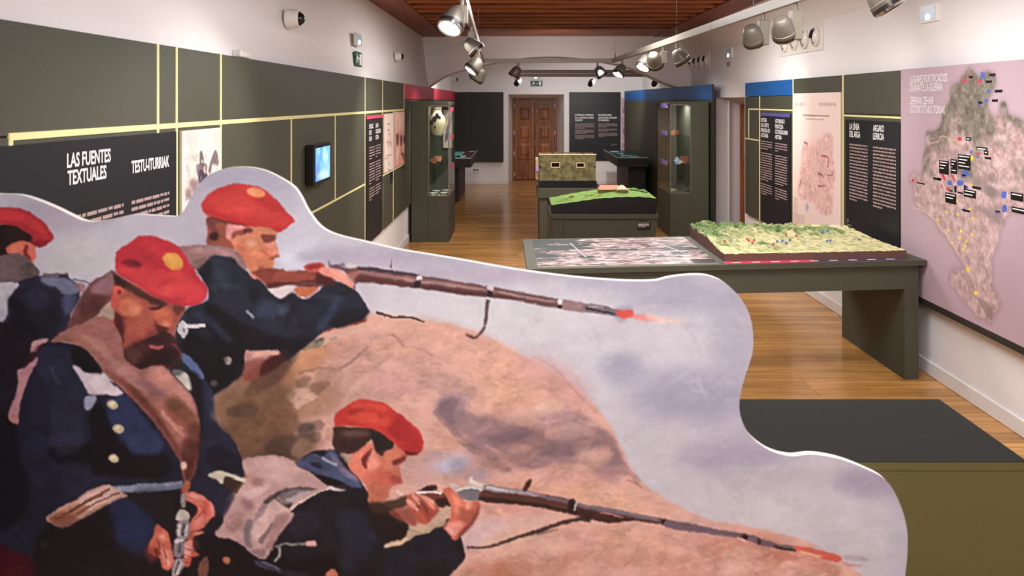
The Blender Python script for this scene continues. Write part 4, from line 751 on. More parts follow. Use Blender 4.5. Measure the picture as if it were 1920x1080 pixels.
# ------------------------------------------------------------------ the double door at the back
door = struct(MB().box(eX0 - .02, eX1 + .02, eY, eY + .06, 0, eZ + .02).build('door_1', M_door))
MB().bev(eX0, eX0 + .05, eY - .05, eY, 0, eZ, .004).build('door_frame', M_door, door); MB().bev(eX1 - .05, eX1, eY - .05, eY, 0, eZ, .004).build('door_frame', M_door, door)
MB().bev(eX0 + .05, eX1 - .05, eY - .05, eY, eZ - .03, eZ, .004).build('door_frame', M_door, door)
mid = (eX0 + eX1) / 2
for a, b in ((eX0 + .055, mid - .006), (mid + .006, eX1 - .055)):
    wd = b - a
    leaf = MB().bev(a, b, eY - .04, eY - .02, .02, eZ - .035, .003)
    for z in (.02, .46, .5, .92, 1.36, 1.84): leaf.bev(a + .076, b - .076, eY - .052, eY - .0385, z, z + (.07 if z < .4 else .06), .004)
    for x in (a, b - .075): leaf.bev(x, x + .075, eY - .052, eY - .038, .02, eZ - .035, .004)
    leaf = leaf.build('door_leaf', M_door, door)
    for z in (.62, 1.05, 1.5):
        c = (a + b) / 2; MB().raw([(c - .12, eY - .04, z - .04), (c + .12, eY - .04, z - .04), (c + .12, eY - .04, z + .26), (c - .12, eY - .04, z + .26), (c - .07, eY - .06, z + .01), (c + .07, eY - .06, z + .01), (c + .07, eY - .06, z + .2), (c - .07, eY - .06, z + .2)], [(4, 5, 6, 7), (0, 1, 5, 4), (1, 2, 6, 5), (2, 3, 7, 6), (3, 0, 4, 7)]).build('raised_panel', M_door, leaf)
    for x in (a + .12, b - .21): MB().bev(x, x + .09, eY - .055, eY - .038, .1, .42, .01).build('lower_panel', M_door, leaf)
    for z in (.72, 1.2, 1.68): MB().ball((a + wd * (.9 if a < mid - .1 else .1), eY - .06, z), .014, 8).build('stud', M_plastic, leaf)
    for z in (.1, .6, 1.1, 1.75): MB().cyl(((a - .01) if a < mid - .1 else (b + .01), eY - .05, z), ((a - .01) if a < mid - .1 else (b + .01), eY - .05, z + .1), .01, n=8).build('hinge', M_plastic, leaf)
hd = MB().cyl((mid + .005, eY - .09, .84), (mid + .005, eY - .09, .98), .009, n=8).box(mid - .01, mid + .02, eY - .09, eY - .05, .84, .86).box(mid - .01, mid + .02, eY - .09, eY - .05, .96, .98).build('door_handle', M_chrome, door)

# ------------------------------------------------------------------ wall cladding helpers
XPL, XPR = -1.455, 2.82
def YL(px, x=XPL): return x * FPX / (px - VX)
def YR(px, x=XPR): return x * FPX / (px - VX)
def ZAT(py, Y): return HC - (py - VY) * Y / FPX
def PTL(dx=0.0): return lambda u, v: (XPL + dx, u, v)                 # left wall: u runs away from the viewer
def PTR(dx=0.0): return lambda u, v: (XPR - dx, -u, v)               # right wall: u runs towards the viewer (u = -y)
ZT, ZB = 2.135, .515
# left cladding
cl_l = thing('wall_cladding', 'long dark olive cladding on the left wall divided by pale yellow lines', 'wall panel', (XL, 5, ZB))
xs = [1.2, YL(295), YL(330), YL(413), YL(545.5), YL(628), YL(684), YL(717), YL(737), YL(757.5)]
def clad(y0, y1, z0, z1, par, left=True, m=None):
    g = .002
    if left: return MB().bev(XL + .001, XPL, y0 + g, y1 - g, z0 + g, z1 - g, .002).build('cladding_board', m or M_olive, par)
    return MB().bev(XPR, XR - .001, y0 + g, y1 - g, z0 + g, z1 - g, .002).build('cladding_board', m or M_olive, par)
ups = [xs[0], xs[1], xs[2], xs[3], xs[6], xs[7], xs[9]]
for a, b in zip(ups[:-1], ups[1:]): clad(a, b, 1.8, ZT, cl_l)
lows = [xs[0], xs[2], xs[3], xs[4], xs[5], xs[6], xs[7], xs[8], xs[9]]
for i, (a, b) in enumerate(zip(lows[:-1], lows[1:])):
    if i in (2, 3, 4, 6, 7): clad(a, b, 1.12, 1.8, cl_l); clad(a, b, ZB, 1.12, cl_l)
    else: clad(a, b, ZB, 1.8, cl_l)
def stripL(y0, y1, z0, z1, t=.004): return MB().box(XPL - .002, XPL + t, y0, y1, z0, z1).build('line_strip', M_strip, cl_l)
hw = .0065
for y, z0, z1 in ((xs[1], 1.735, ZT), (xs[2], ZB, ZT), (xs[3], ZB, ZT), (xs[4], ZB, 1.8), (xs[5], 1.12, 1.8), (xs[6], ZB, ZT), (xs[7], ZB, ZT), (xs[8], ZB, 1.8), (xs[9], 1.8, ZT)):
    stripL(y - hw * (1 + y / 12), y + hw * (1 + y / 12), z0, z1)
stripL(YL(15), xs[9], 1.8 - .0105, 1.8 + .0105, .0045); stripL(YL(15), YL(15) + .016, 1.735, 1.79); stripL(xs[3], xs[6], 1.112, 1.128, .0045); stripL(xs[7], xs[9], 1.102, 1.118, .0045)
# red band and olive boards behind the left case, up to the back wall
clad(xs[9], 13.0, ZB, 1.93, cl_l); clad(13.0, YB - .01, ZB, 1.93, cl_l)
rb = MB().bev(XL + .001, XPL, xs[9] + .002, YB - .01, 1.935, ZT, .002).build('red_band', M_red, cl_l)
# right cladding
cl_r = thing('wall_cladding', 'dark olive and blue cladding with pale yellow lines on the right wall', 'wall panel', (XR, 7.5, ZB))
rx = [YR(1397), YR(1424.5), YR(1487.5), YR(1581), YR(1694)]
zsplit = 1.965
clad(rx[2], rx[0], zsplit, ZT, cl_r, False, M_blue)
clad(rx[1], rx[0], ZB, zsplit, cl_r, False); clad(rx[2], rx[1], ZB, zsplit, cl_r, False)
clad(rx[3], rx[2], ZB, ZT, cl_r, False); clad(rx[4] - .02, rx[3], 1.8, ZT, cl_r, False); clad(rx[4] - .02, rx[3], ZB, 1.8, cl_r, False)
def stripR(y0, y1, z0, z1, t=.004): return MB().box(XPR - t, XPR + .002, y0, y1, z0, z1).build('line_strip', M_strip, cl_r)
for y, z0, z1 in ((rx[1], ZB, zsplit), (rx[2], ZB, ZT), (rx[3], ZB, ZT), (rx[4], ZB, ZT)): stripR(y - .012, y + .012, z0, z1)
stripR(rx[2], YR(1404), 1.805, 1.82); stripR(rx[4], rx[3], 1.775, 1.79); stripR(YR(1404) - .012, YR(1404) + .012, 1.46, 1.82); stripR(rx[1], rx[0], 1.44, 1.455)

# ------------------------------------------------------------------ text panels
def panel(name, label, cat, left, y0, y1, z0, z1, m, t=.012, grp=None):
    o = thing(name, label, cat, ((XPL if left else XPR), y0, z0), grp)
    if left: MB().bev(XPL, XPL + t, y0, y1, z0, z1, .0015).build('board', m, o)
    else: MB().bev(XPR - t, XPR, y0, y1, z0, z1, .0015).build('board', m, o)
    return o
t = panel('text_panel', 'black text panel headed LAS FUENTES TEXTUALES at the near left wall', 'text panel', True, 1.9, xs[2] - .02, .55, 1.775, M_black)
lettering([('LAS FUENTES', YL(118), 1.69, .255, .047), ('TEXTUALES', YL(119), 1.634, .225, .047), ('TESTU-ITURRIAK', YL(240), 1.634, .30, .047)], PTL(.0135), 'lettering', M_white, t, .02)
words([(YL(122), 1.53, .33, .0255, [7, 9, 6]), (YL(240), 1.53, .30, .0255, [6, 9, 8])], PTL(.0135), 'body_text', M_pinktext, t, 2)
t = panel('text_panel', 'narrow black text panel with a red top edge on the left wall', 'text panel', True, xs[6] + .03, xs[7] - .04, .54, 1.765, M_black)
MB().box(XPL, XPL + .0135, xs[6] + .03, xs[7] - .04, 1.735, 1.765).build('red_edge', M_redl, t)
lettering([('HISTORIA DEL', xs[6] + .14, 1.64, .2, .045), ('FUERTE', xs[6] + .14, 1.58, .12, .045), ('SALVIA', xs[6] + .14, 1.52, .14, .045), ('SALVIA', xs[6] + .47, 1.64, .15, .045), ('GOTORLEKUAREN', xs[6] + .47, 1.58, .27, .045), ('HISTORIA', xs[6] + .47, 1.52, .16, .045)], PTL(.0135), 'lettering', M_white, t, .015)
words([(xs[6] + .14, 1.46, .28, .027, [5, 8, 5]), (xs[6] + .47, 1.46, .29, .027, [5, 8, 4])], PTL(.0135), 'body_text', M_pinktext, t, 3)
# right wall: HISTORIA DEL FUERTE ... and LA LINEA DEL ARGA
a0, a1 = YR(1485.5), YR(1427)
t = panel('text_panel', 'black text panel with an indigo top edge headed HISTORIA DEL FUERTE PRINCESA DE ASTURIAS', 'text panel', False, a0 + .03, a1 - .03, .53, 1.775, M_black)
MB().box(XPR - .0135, XPR, a0 + .03, a1 - .03, 1.74, 1.775).build('indigo_edge', M_indigo, t)
u0 = -a1
L = []
for i, s in enumerate(('HISTORIA', 'DEL FUERTE', 'PRINCESA DE', 'ASTURIAS')): L.append((s, u0 + .045, 1.67 - i * .058, (.2, .26, .3, .24)[i], .046))
for i, s in enumerate(('ASTURIASKO', 'PRINTZEA', 'GOTORLEKUAREN', 'HISTORIA')): L.append((s, u0 + .515, 1.67 - i * .058, (.29, .25, .38, .2)[i], .046))
lettering(L, PTR(.0135), 'lettering', M_white, t, .015)
words([(u0 + .045, 1.455, .37, .0275, [4, 12, 5]), (u0 + .515, 1.455, .36, .0275, [4, 12, 5])], PTR(.0135), 'body_text', M_pinktext, t, 4)
b0, b1 = YR(1692), YR(1585)
t = panel('text_panel', 'black text panel headed LA LINEA DEL ARGA and ARGAKO LERROA', 'text panel', False, b0 + .02, b1 - .03, .53, 1.75, M_black)
u0 = -b1
lettering([('LA LÍNEA', u0 + .11, 1.668, .185, .053), ('DEL ARGA', u0 + .11, 1.605, .2, .053), ('ARGAKO', u0 + .53, 1.668, .18, .053), ('LERROA', u0 + .53, 1.605, .18, .053)], PTR(.0135), 'lettering', M_white, t, .02)
words([(u0 + .11, 1.548, .33, .0272, [18]), (u0 + .53, 1.548, .36, .0272, [18]), (u0 + .06, .9, .04, .012, [3]), (u0 + .06, .86, .1, .012, [2])], PTR(.0135), 'body_text', M_pinktext, t, 5)

# ------------------------------------------------------------------ printed pictures on the walls
def poster(name, label, left, y0, y1, z0, z1, res, fn, bg, m=None, t=.012, seed=0, edge=None):
    o = panel(name, label, 'poster', left, y0, y1, z0, z1, edge or M_edge, t)
    w_, h_ = int((y1 - y0) / res), int((z1 - z0) / res)
    if left:
        mp = lambda v: np.stack([(XPL * FPX / (v[:, 0] - VX) - y0) / res, (z1 - (HC - (v[:, 1] - VY) * (XPL / (v[:, 0] - VX)))) / res], 1)
        PT = lambda x, y: (np.full_like(x, XPL + t + .0008), y0 + x / (w_ - 1) * (y1 - y0), z1 - y / (h_ - 1) * (z1 - z0))
    else:
        mp = lambda v: np.stack([(y1 - XPR * FPX / (v[:, 0] - VX)) / res, (z1 - (HC - (v[:, 1] - VY) * (XPR / (v[:, 0] - VX)))) / res], 1)
        PT = lambda x, y: (np.full_like(x, XPR - t - .0008), y1 - x / (w_ - 1) * (y1 - y0), z1 - y / (h_ - 1) * (z1 - z0))
    new_canvas(w_, h_, bg, mp, seed); fn(w_, h_)
    print_mesh('printed_face', CAN, PT, m or M_print, o)
    return o
def f_horse(w_, h_):
    CAN[:] += fbm(w_, h_, 40, 3, 4)[..., None] * .10
    F(330, 230, 6.35)
    for c, p in (((214,190,190),'60 110 200 120 240 200 200 320 100 280'), ((214,192,188),'370 80 500 100 500 240 400 220'), ((206,184,180),'80 400 200 400 240 470 120 500'), ((206,180,178),'90 520 150 600 140 900 80 900')): P(c, p, 8, .7)
    for c, p, s_ in (((96,84,96),'250 360 275 345 290 400 300 470 290 520 250 510',1), ((110,94,100),'205 520 250 490 330 500 330 600 300 690 240 720 225 640',1), ((116,100,106),'390 420 430 330 460 380 470 500 440 520 400 500 380 600 350 590 360 520',1), ((70,58,78),'250 560 340 620 330 660 260 740 235 700',1),
                     ((124,106,108),'130 680 230 690 230 800 180 840 140 780',2), ((140,120,120),'80 800 150 780 160 900 90 900',2), ((232,214,206),'265 450 292 455 290 480 268 478',1), ((234,214,200),'295 530 320 520 318 600 296 600',1), ((236,220,200),'410 510 440 500 445 570 415 575',1)): P(c, p, s_, .9, .5)
    r = np.random.RandomState(5)
    for k in range(90): x, y = r.uniform(80, 480), r.uniform(380, 1000); S((100,84,92) if r.rand() < .6 else (236,218,206), '%f %f %f %f' % (x, y, x + r.uniform(-15, 15), y + r.uniform(10, 50)), 1.6, 1, .45)
poster('sepia_picture', 'sepia picture of horsemen beside the black LAS FUENTES TEXTUALES panel', True, YL(336), YL(409), .6, 1.775, .006, f_horse, (236, 214, 204))
def f_sketch(w_, h_):
    F(680, 200, 10.8); c = (120, 104, 110)
    for p in ('480 470 500 600 470 760', '520 470 535 620 560 800', '470 470 530 480', '470 360 530 350', '460 720 560 730 560 830', '500 560 540 570', '480 780 500 830', '450 1000 560 960', '430 1050 500 1040', '480 1100 540 1200', '470 1250 560 1300'): S(c, p, 1.2, .5, .8)
    P((206,150,150), '480 700 540 700 550 790 490 790', 2, .5)
poster('sketch_picture', 'pale vertical line sketch print left of the ruined gallery picture', True, xs[7] + .05, xs[8] - .04, 1.13, 1.77, .008, f_sketch, (238, 216, 206))
def f_ruin(w_, h_):
    CAN[:] += fbm(w_, h_, 12, 8, 4)[..., None] * .12
    F(680, 200, 10.8)
    P((214,150,130), '610 560 850 500 850 620 620 640', 3, .8); P((222,150,140), '610 600 850 600 850 1300 610 1350', 4, .6)
    for p in ('660 580 710 570 700 760 670 800', '740 600 780 590 775 760 745 780', '800 600 830 600 830 740 800 720'): P((96,60,60), p, 1, .9)
    for p in ('730 760 780 980 840 900', '640 860 650 1000'): S((110, 56, 56), p, 2, 1, .8)
    P((240,206,196), '660 820 720 780 730 900 680 1060 650 1000', 2, .8); P((150,80,70), '780 1000 850 930 855 1080 800 1080', 2, .8); P((70,50,50), '750 940 790 930 790 970 760 970', 1, .9); S((90,80,90), '755 420 758 460', 1.5, .5, .8); S((90,80,90), '800 440 800 500', 1.5, .5, .8)
poster('ruin_picture', 'reddish sepia print of a ruined gallery with columns on the left wall', True, xs[8] + .05, xs[9] - .04, 1.13, 1.78, .01, f_ruin, (230, 184, 170))
def f_plan(w_, h_):
    F(1480, 170, 3.857); r = np.random.RandomState(9)
    P((232,190,184), '115 370 150 385 200 370 240 330 275 310 320 330 325 400 325 480 335 580 345 600 330 700 325 820 310 890 250 890 200 850 160 790 80 770 75 680 90 560 100 450', 4, .9)
    poly = catmull(pts('115 370 150 385 200 370 240 330 275 310 320 330 325 400 325 480 335 580 345 600 330 700 325 820 310 890 250 890 200 850 160 790 80 770 75 680 90 560 100 450'))
    msk = raster(poly, 0, 0, w_, h_)
    F(0, 0, 1); global MAPF; mf = MAPF; MAPF = None
    for k in range(900):
        x, y = r.uniform(0, w_), r.uniform(0, h_)
        if msk[int(y), int(x)] < .5: continue
        S((176, 110, 110) if r.rand() < .6 else (190, 140, 140), '%f %f %f %f %f %f' % (x, y, x + r.uniform(-4, 4), y + r.uniform(-4, 4), x + r.uniform(-8, 8), y + r.uniform(-8, 8)), 1.1, .5, .5)
    MAPF = mf; F(1480, 170, 3.857)
    for p, w2 in (('115 372 140 385', 3), ('240 470 290 485 285 560', 3), ('215 600 240 605 255 625', 3), ('95 640 85 690', 3), ('215 690 275 685', 2), ('280 610 320 605 330 570', 1.5)): S((150, 60, 66), p, w2, 1, .8)
    for x0, x1, y_ in ((52,130,100), (225,358,100)):
        for q in range(int((x1 - x0) / 9)): S((90, 84, 84), '%f %f %f %f' % (x0 + q * 9, y_ - 10, x0 + q * 9 + 2, y_ + 12), 1.6, .5, .8)
    S((110,96,96), '108 178 200 182 300 186', 2.2, .6, .7); S((130,116,116), '128 205 260 210', 1.6, .6, .6)
    for q in range(18): S((150,130,128), '38 %f %f %f' % (770 + q * 12, 70 + 50 * (q > 9), 775 + q * 13), 1.2, .5, .6)
    S((130,116,116), '165 965 240 990', 2, .6, .7); B((170, 170, 196), 138, 840, 12, 30, 0, 3, .7)
poster('plan_poster', 'tall pale pink poster with an old reddish plan on the right wall', False, YR(1578.5), YR(1489.5), .53, 1.985, .006, f_plan, (238, 214, 206))
def f_map(w_, h_):
    global MAPF
    CAN[:] += fbm(w_, h_, 120, 33, 3)[..., None] * .04
    out = ['610 150 625 125 650 110 690 150 715 175 735 145 790 135 835 175 832 240 800 300 780 350 785 420 840 470 862 420 868 362 905 350 920 400 930 440 1003 470 1100 520 1200 500 1260 620 1210 760 1230 900 1130 1010 1060 1100 990 1180',
           '930 200 850 230 835 290 800 340 800 400 770 470 750 540 755 640 760 700 790 770 815 800 800 850 765 900 742 955 700 920 650 910 620 860 580 820 540 780 510 730 470 690 465 640 500 590 560 595 565 560 520 500 480 430 440 370 390 320 370 270 300 210 240 150 215 100 235 60']
    F(1660, 100, 3.857); p1 = pts(out[0]); p3 = pts('240 1060 235 960 205 925 215 885 250 865 290 895 300 820 310 740 330 650 330 570 400 560 440 500 450 420 500 350 510 240 570 210 590 165')
    F(1660, 340, 3.6); p2 = pts(out[1])
    poly = catmull(np.concatenate([p1, p2, p3]), True, 4)
    mf = MAPF; MAPF = None
    def fill(c, off, soft, al, tex):
        p = poly + off; m_ = boxblur(raster(p, 0, 0, w_, h_), soft); comp(m_, 0, 0, c, al, tex); return m_
    fill((120,96,116), [0, 0], 5, .75, .1); m_ = fill((170,146,142), [0, 0], 1, 1, .3)
    yy = np.linspace(0, 1, h_)[:, None]
    n1 = fbm(w_, h_, 10, 71, 4); n2 = fbm(w_, h_, 40, 72, 3)
    north = np.clip((.42 - yy + n2 * .5) * 6, 0, 1)
    col = north[..., None] * np.array([.47, .44, .40]) + (1 - north[..., None]) * np.array([.72, .61, .61])
    CAN[:] = CAN * (1 - m_[..., None]) + m_[..., None] * (col + n1[..., None] * .32 + (fbm(w_, h_, 4, 75, 2) * .16)[..., None])
    MAPF = mf
    F(1760, 230, 6.35)
    for p, s_ in (('470 660 540 620 600 680 700 760 760 820 700 900 620 860 540 800 470 740', 4), ('650 620 720 600 760 680 700 720 650 680', 3), ('900 790 1016 760 1016 850 900 850', 4), ('640 960 760 1010 840 1080 700 1080', 5)): P((128,116,112), p, s_, .6, .4)
    S((128,112,112), '480 510 560 560 600 610 640 560 620 480', 2.5, 1, .6); S((128,112,112), '670 510 740 570 770 650 740 740', 2.5, 1, .6)
    S((214,176,140), '-80 260 0 235 60 220 70 180 120 160 200 200 290 210', 1.6, .6, .9)
    F(1660, 340, 3.6)
    S((216,186,160), '215 175 300 205 370 265 440 350 520 480 590 590 630 660 650 750 700 850 745 940', 1.6, .6, .9); S((214,186,176), '600 100 620 200 625 330 570 430 580 560 600 620', 1.2, .6, .7)
    P((120,104,104), '650 780 700 800 760 870 745 930 690 860', 3, .6); P((116,104,104), '630 160 720 190 830 230 830 300 740 260', 4, .55)
    P((110,96,98), '700 30 800 60 840 110 740 100', 4, .5)
    for x, y in ((512,128),(445,205),(388,258),(458,328),(543,332),(535,380),(482,412),(606,186),(625,245),(620,358),(580,402),(572,434),(560,455),(592,590),(645,750),(523,222)): B((232,206,60), x, y, 9, 9, 0, 1, .95)
    B((232,206,60), 592, 590, 12, 16, 0, 1, .9); B((232,206,60), 645, 750, 14, 14, 0, 1, .9)
    F(1760, 230, 6.35)
    for p in ('90 610 120 620 140 680 110 670', '210 610 240 650 262 695 240 690 215 650', '290 185 335 190 325 215 290 210', '510 350 545 370 530 390 512 380', '85 720 100 770 84 770', '40 660 60 680 45 695', '150 770 175 770 180 800 150 800'): P((206,44,56), p, 1, .95)
    for p in ('345 570 400 580 430 630 400 630 340 600', '165 690 205 690 210 740 165 735', '280 690 340 690 350 740 290 745', '430 330 460 335 455 365 430 360', '510 395 540 400 535 425 510 420', '815 825 865 820 865 890 815 890', '825 985 870 985 870 1055 822 1055', '330 630 355 640 345 665 330 655', '240 760 265 770 262 800 245 795', '375 755 410 755 405 785 375 780', '735 1045 775 1060 765 1080 735 1080', '355 1000 380 1040 360 1060'): P((66,96,190), p, 1, .95)
    B((232,206,60), 450, 425, 26, 34, 0, 1.5, .9); B((232,206,60), 452, 738, 14, 14, 0, 1, .9); B((232,206,60), 268, 928, 18, 22, 0, 1, .9); B((232,206,60), 432, 1025, 14, 22, 0, 1, .9)
    F(1660, 100, 3.857)
    for p in ('598 190 620 190 615 215 600 215', '635 165 655 160 650 180 636 180', '705 200 730 195 725 220 706 220', '560 610 585 608 580 632 560 630', '222 908 240 910 238 930 224 928'): P((206,44,66), p, 1, .95)
    for p in ('727 140 745 140 760 180 740 185 728 165', '775 262 795 265 790 288 776 285', '755 335 778 333 772 356 757 354', '706 350 730 352 722 378 708 370'): P((66,100,196), p, 1, .95)
mp_ = poster('map_poster', 'large mauve map of fortified places headed LUGARES FORTIFICADOS DURANTE LA GUERRA', False, 3.5, YR(1697), .545, ZT, .004, f_map, (180, 156, 166), M_print, .03, 3, M_dark)
MB().bev(XPR - .032, XPR, 3.5, YR(1697), .50, .545, .003).build('lower_rail', M_dark, mp_)
u0 = -YR(1707.5)
def uR(px): return -YR(px, XPR - .03)
def zR(px, py): return ZAT(py, YR(px, XPR - .03))
lettering([('LUGARES FORTIFICADOS', uR(1707), zR(1707, 156), uR(1776.5) - uR(1707), .056), ('DURANTE LA GUERRA', uR(1707), zR(1707, 171.5), uR(1768) - uR(1707), .056), ('GERRAN ZEHAR', uR(1707), zR(1707, 195.5), uR(1751) - uR(1707), .056), ('GOTORTUTAKO TOKIAK', uR(1707), zR(1707, 211.5), uR(1773) - uR(1707), .056)], PTR(.0325), 'lettering', M_white, mp_, .003)
lw = MB()
F0 = [(1760, 230, 6.35, s_) for s_ in ((12,445,122,620), (148,432,222,612), (235,375,382,568), (85,828,212,975), (195,750,214,830), (305,785,446,905), (305,740,325,790), (865,822,1012,942), (875,995,1100,1110), (330,170,386,215), (455,285,580,330), (545,330,595,385), (555,405,628,438), (232,820,292,850), (408,752,508,800), (283,1025,375,1070), (130,798,168,822), (282,612,325,642), (-5,655,30,690), (682,1042,735,1070))]
F0 += [(1660, 100, 3.857, s_) for s_ in ((755,147,798,163), (730,197,772,213), (795,264,848,282), (775,333,815,350), (675,348,702,365), (608,165,634,180), (232,930,288,950), (350,895,405,920))]
for ox, oy, sc_, (xa, ya, xb, yb) in F0:
    pa, qa, pb, qb = xa / sc_ + ox, ya / sc_ + oy, xb / sc_ + ox, yb / sc_ + oy
    Ya, Yb = YR(pa, XPR - .03), YR(pb, XPR - .03); zt_, zb_ = ZAT(qa, Ya), ZAT(qb, Yb)
    MB().box(XPR - .0335, XPR - .031, Yb, Ya, zb_, zt_).build('caption_label', M_blk, mp_)
    n_ = max(1, int((zt_ - zb_) / .022))
    for i in range(n_):
        zz = zt_ - .008 - i * .02
        if zz - .008 > zb_ and Ya - Yb > .03: lw.quad((XPR - .0342, Ya - .01, zz - .006), (XPR - .0342, Yb + .01 + (.02 * (i % 3)), zz - .006), (XPR - .0342, Yb + .01 + (.02 * (i % 3)), zz), (XPR - .0342, Ya - .01, zz))
lw.build('caption_text', M_white, mp_)['kind'] = 'stuff'

# small captions on the left wall, tablet screen
tag(MB().bev(XPL, XPL + .006, YL(731), YL(736), ZAT(343, YL(733)), ZAT(322, YL(733)), .001).build('caption_plate', M_black), 'small dark caption plate under the line sketch print', 'label')
tag(MB().bev(XPL, XPL + .006, YL(754), YL(757), ZAT(317, YL(755)), ZAT(309, YL(755)), .001).build('caption_plate', M_black), 'tiny dark caption plate under the ruined gallery picture', 'label')
sx = -1.39; sy0, sy1 = 5.08, 5.53; sz0, sz1 = 1.325, 1.605
t = thing('wall_screen', 'small wall-mounted screen showing blue on the olive left wall', 'screen', (XPL, sy0, sz0))
MB().bev(XPL + .005, sx, sy0, sy1, sz0, sz1, .006).build('casing', M_blk, t)
MB().box(XPL - .001, XPL + .02, sy0 + .1, sy1 - .1, sz0 + .05, sz1 - .05).build('wall_bracket', M_blk, t)
new_canvas(60, 40, (120, 180, 250), None, 4); F(0, 0, 1)
CAN[:] += fbm(60, 40, 12, 5, 4)[..., None] * np.array([.5, .35, .1])
B((190, 225, 255), 40, 12, 14, 8, 20, 5, .7); B((60, 120, 240), 8, 30, 12, 12, 0, 4, .6); B((230, 240, 255), 30, 34, 24, 5, 0, 4, .6)
M_scr = bpy.data.materials.new('lit_screen'); M_scr.use_nodes = True
_b = M_scr.node_tree.nodes['Principled BSDF']; _a = M_scr.node_tree.nodes.new('ShaderNodeAttribute'); _a.attribute_name = 'print'
_b.inputs['Base Color'].default_value = (.02, .02, .03, 1); M_scr.node_tree.links.new(_a.outputs['Color'], _b.inputs['Emission Color']); _b.inputs['Emission Strength'].default_value = 1.5; _b.inputs['Roughness'].default_value = .15
print_mesh('display', CAN, lambda x, y: (np.full_like(x, sx + .0008), sy0 + .035 + x / 59 * (sy1 - sy0 - .06), sz1 - .025 - y / 39 * (sz1 - sz0 - .05)), M_scr, t)

# ------------------------------------------------------------------ back wall panels
YP = YB - .03
t = thing('dark_panel', 'plain black wall panel left of the wooden double door', 'wall panel', (-1.4, YB, .52)); MB().bev(-1.452, -.345, YB - .1, YB - .001, .52, 2.125, .004).build('board', M_dark, t)
t = thing('text_panel', 'black text panel right of the wooden double door headed PATRIMONIO Y MEMORIA', 'text panel', (1.17, YB, .54)); MB().bev(1.175, 2.36, YP, YB - .001, .54, 2.125, .004).build('board', M_black, t)
PB = lambda u, v: (u, YP - .0015, v)
def zB(py): return ZAT(py, YP)
def xB(px): return (px - VX) * YP / FPX
lettering([('PATRIMONIO Y MEMORIA', xB(1078), zB(217.2), .43, .042), ('DE LA SEGUNDA GUERRA', xB(1078), zB(222.3), .44, .042), ('CARLISTA', xB(1078), zB(227), .18, .042), ('BIGARREN GERRA', xB(1122), zB(217.2), .31, .042), ('KARLISTAREN ONDAREA', xB(1122), zB(222.3), .43, .042), ('ETA MEMORIA', xB(1122), zB(227), .25, .042)], PB, 'lettering', M_white, t, .02)
words([(xB(1078), zB(231.5), .44, .0252, [5, 4, 4]), (xB(1122), zB(231.5), .44, .0252, [4, 3, 4]), (xB(1146), zB(270), .13, .03, [2])], PB, 'body_text', M_pinktext, t, 6)
o = thing('photo_strip', 'mauve photographic print strip at the right end of the back wall', 'poster', (2.37, YB, .7)); MB().bev(2.38, 2.72, YP, YB - .001, .7, 2.0, .003).build('board', M_white, o)
new_canvas(40, 130, (196, 160, 180), None, 8); CAN[:] += fbm(40, 130, 10, 3, 4)[..., None] * .4
for q in range(4): B((110, 80, 100), 10 + 8 * (q % 2), 30 + q * 24, 8, 9, 0, 3, .6)
print_mesh('printed_face', CAN, lambda x, y: (2.38 + x / 39 * .34, np.full_like(x, YP - .001), 2.0 - y / 129 * 1.3), M_print, o)

# ------------------------------------------------------------------ exit signs, emergency lights, cameras, vents
def at_left(px, py, x=XL + .0): Y = x * FPX / (px - VX); return Y, ZAT(py, Y)
def at_right(px, py, x=XR): Y = x * FPX / (px - VX); return Y, ZAT(py, Y)
def running_man(b, PT, s=1):
    b.raw([PT(*q) for q in ((.10, .80), (.18, .80), (.18, .90), (.10, .90))], [(0, 1, 2, 3)])
    b.raw([PT(*q) for q in ((.08, .45), (.22, .45), (.26, .76), (.12, .76))], [(0, 1, 2, 3)])
    b.raw([PT(*q) for q in ((.2, .62), (.36, .56), (.36, .64), (.22, .74))], [(0, 1, 2, 3)])
    b.raw([PT(*q) for q in ((.08, .45), (.15, .45), (.1, .12), (.02, .12))], [(0, 1, 2, 3)])
    b.raw([PT(*q) for q in ((.15, .45), (.22, .45), (.36, .28), (.3, .22))], [(0, 1, 2, 3)])
y, z = at_left(664, 123)
t = thing('exit_sign', 'green and white exit sign on the upper left wall', 'sign', (XL, y, z)); MB().bev(XL + .001, XL + .012, y, y + .29, z, z + .135, .002).build('plate', M_green, t)
b = MB(); PS = lambda u, v: (XL + .0132, y + .02 + u * .25, z + .008 + v * .12); running_man(b, lambda u, v: PS(u * 1.3, v)); b.raw([PS(*q) for q in ((.62, .05), (.98, .05), (.98, .92), (.62, .92))], [(0, 1, 2, 3)]); b.raw([PS(*q) for q in ((.3, .5), (.62, .45), (.62, .58), (.3, .6))], [(0, 1, 2, 3)]); b.build('pictogram', M_white, t)
def em_light(label, pos, u, nrm, wd, ht):
    P0 = Vector(pos); u = Vector(u); n_ = Vector(nrm)
    t = thing('emergency_light', label, 'emergency light', pos, None)
    def bx(b, u0, u1, v0, v1, d0, d1):
        q = [P0 + u * a + Vector((0, 0, c)) + n_ * d for c in (v0, v1) for d in (d0, d1) for a in (u0, u1)]
        return b.raw(q, [(0, 2, 3, 1), (4, 5, 7, 6), (0, 1, 5, 4), (2, 6, 7, 3), (0, 4, 6, 2), (1, 3, 7, 5)])
    bx(MB(), 0, wd, 0, ht, .001, .02).build('frame', M_plastic, t); bx(MB(), wd * .08, wd * .92, ht * .1, ht * .9, .02, .024).build('diffuser', M_em, t)
    bx(MB(), wd * .42, wd * .58, ht * .14, ht * .42, .024, .03).build('tube', M_emlit, t)
    return t
y, z = at_left(663, 84); em_light('emergency light with a bluish glow above the left exit sign', (XL, y, z), (0, 1, 0), (1, 0, 0), .27, .12)
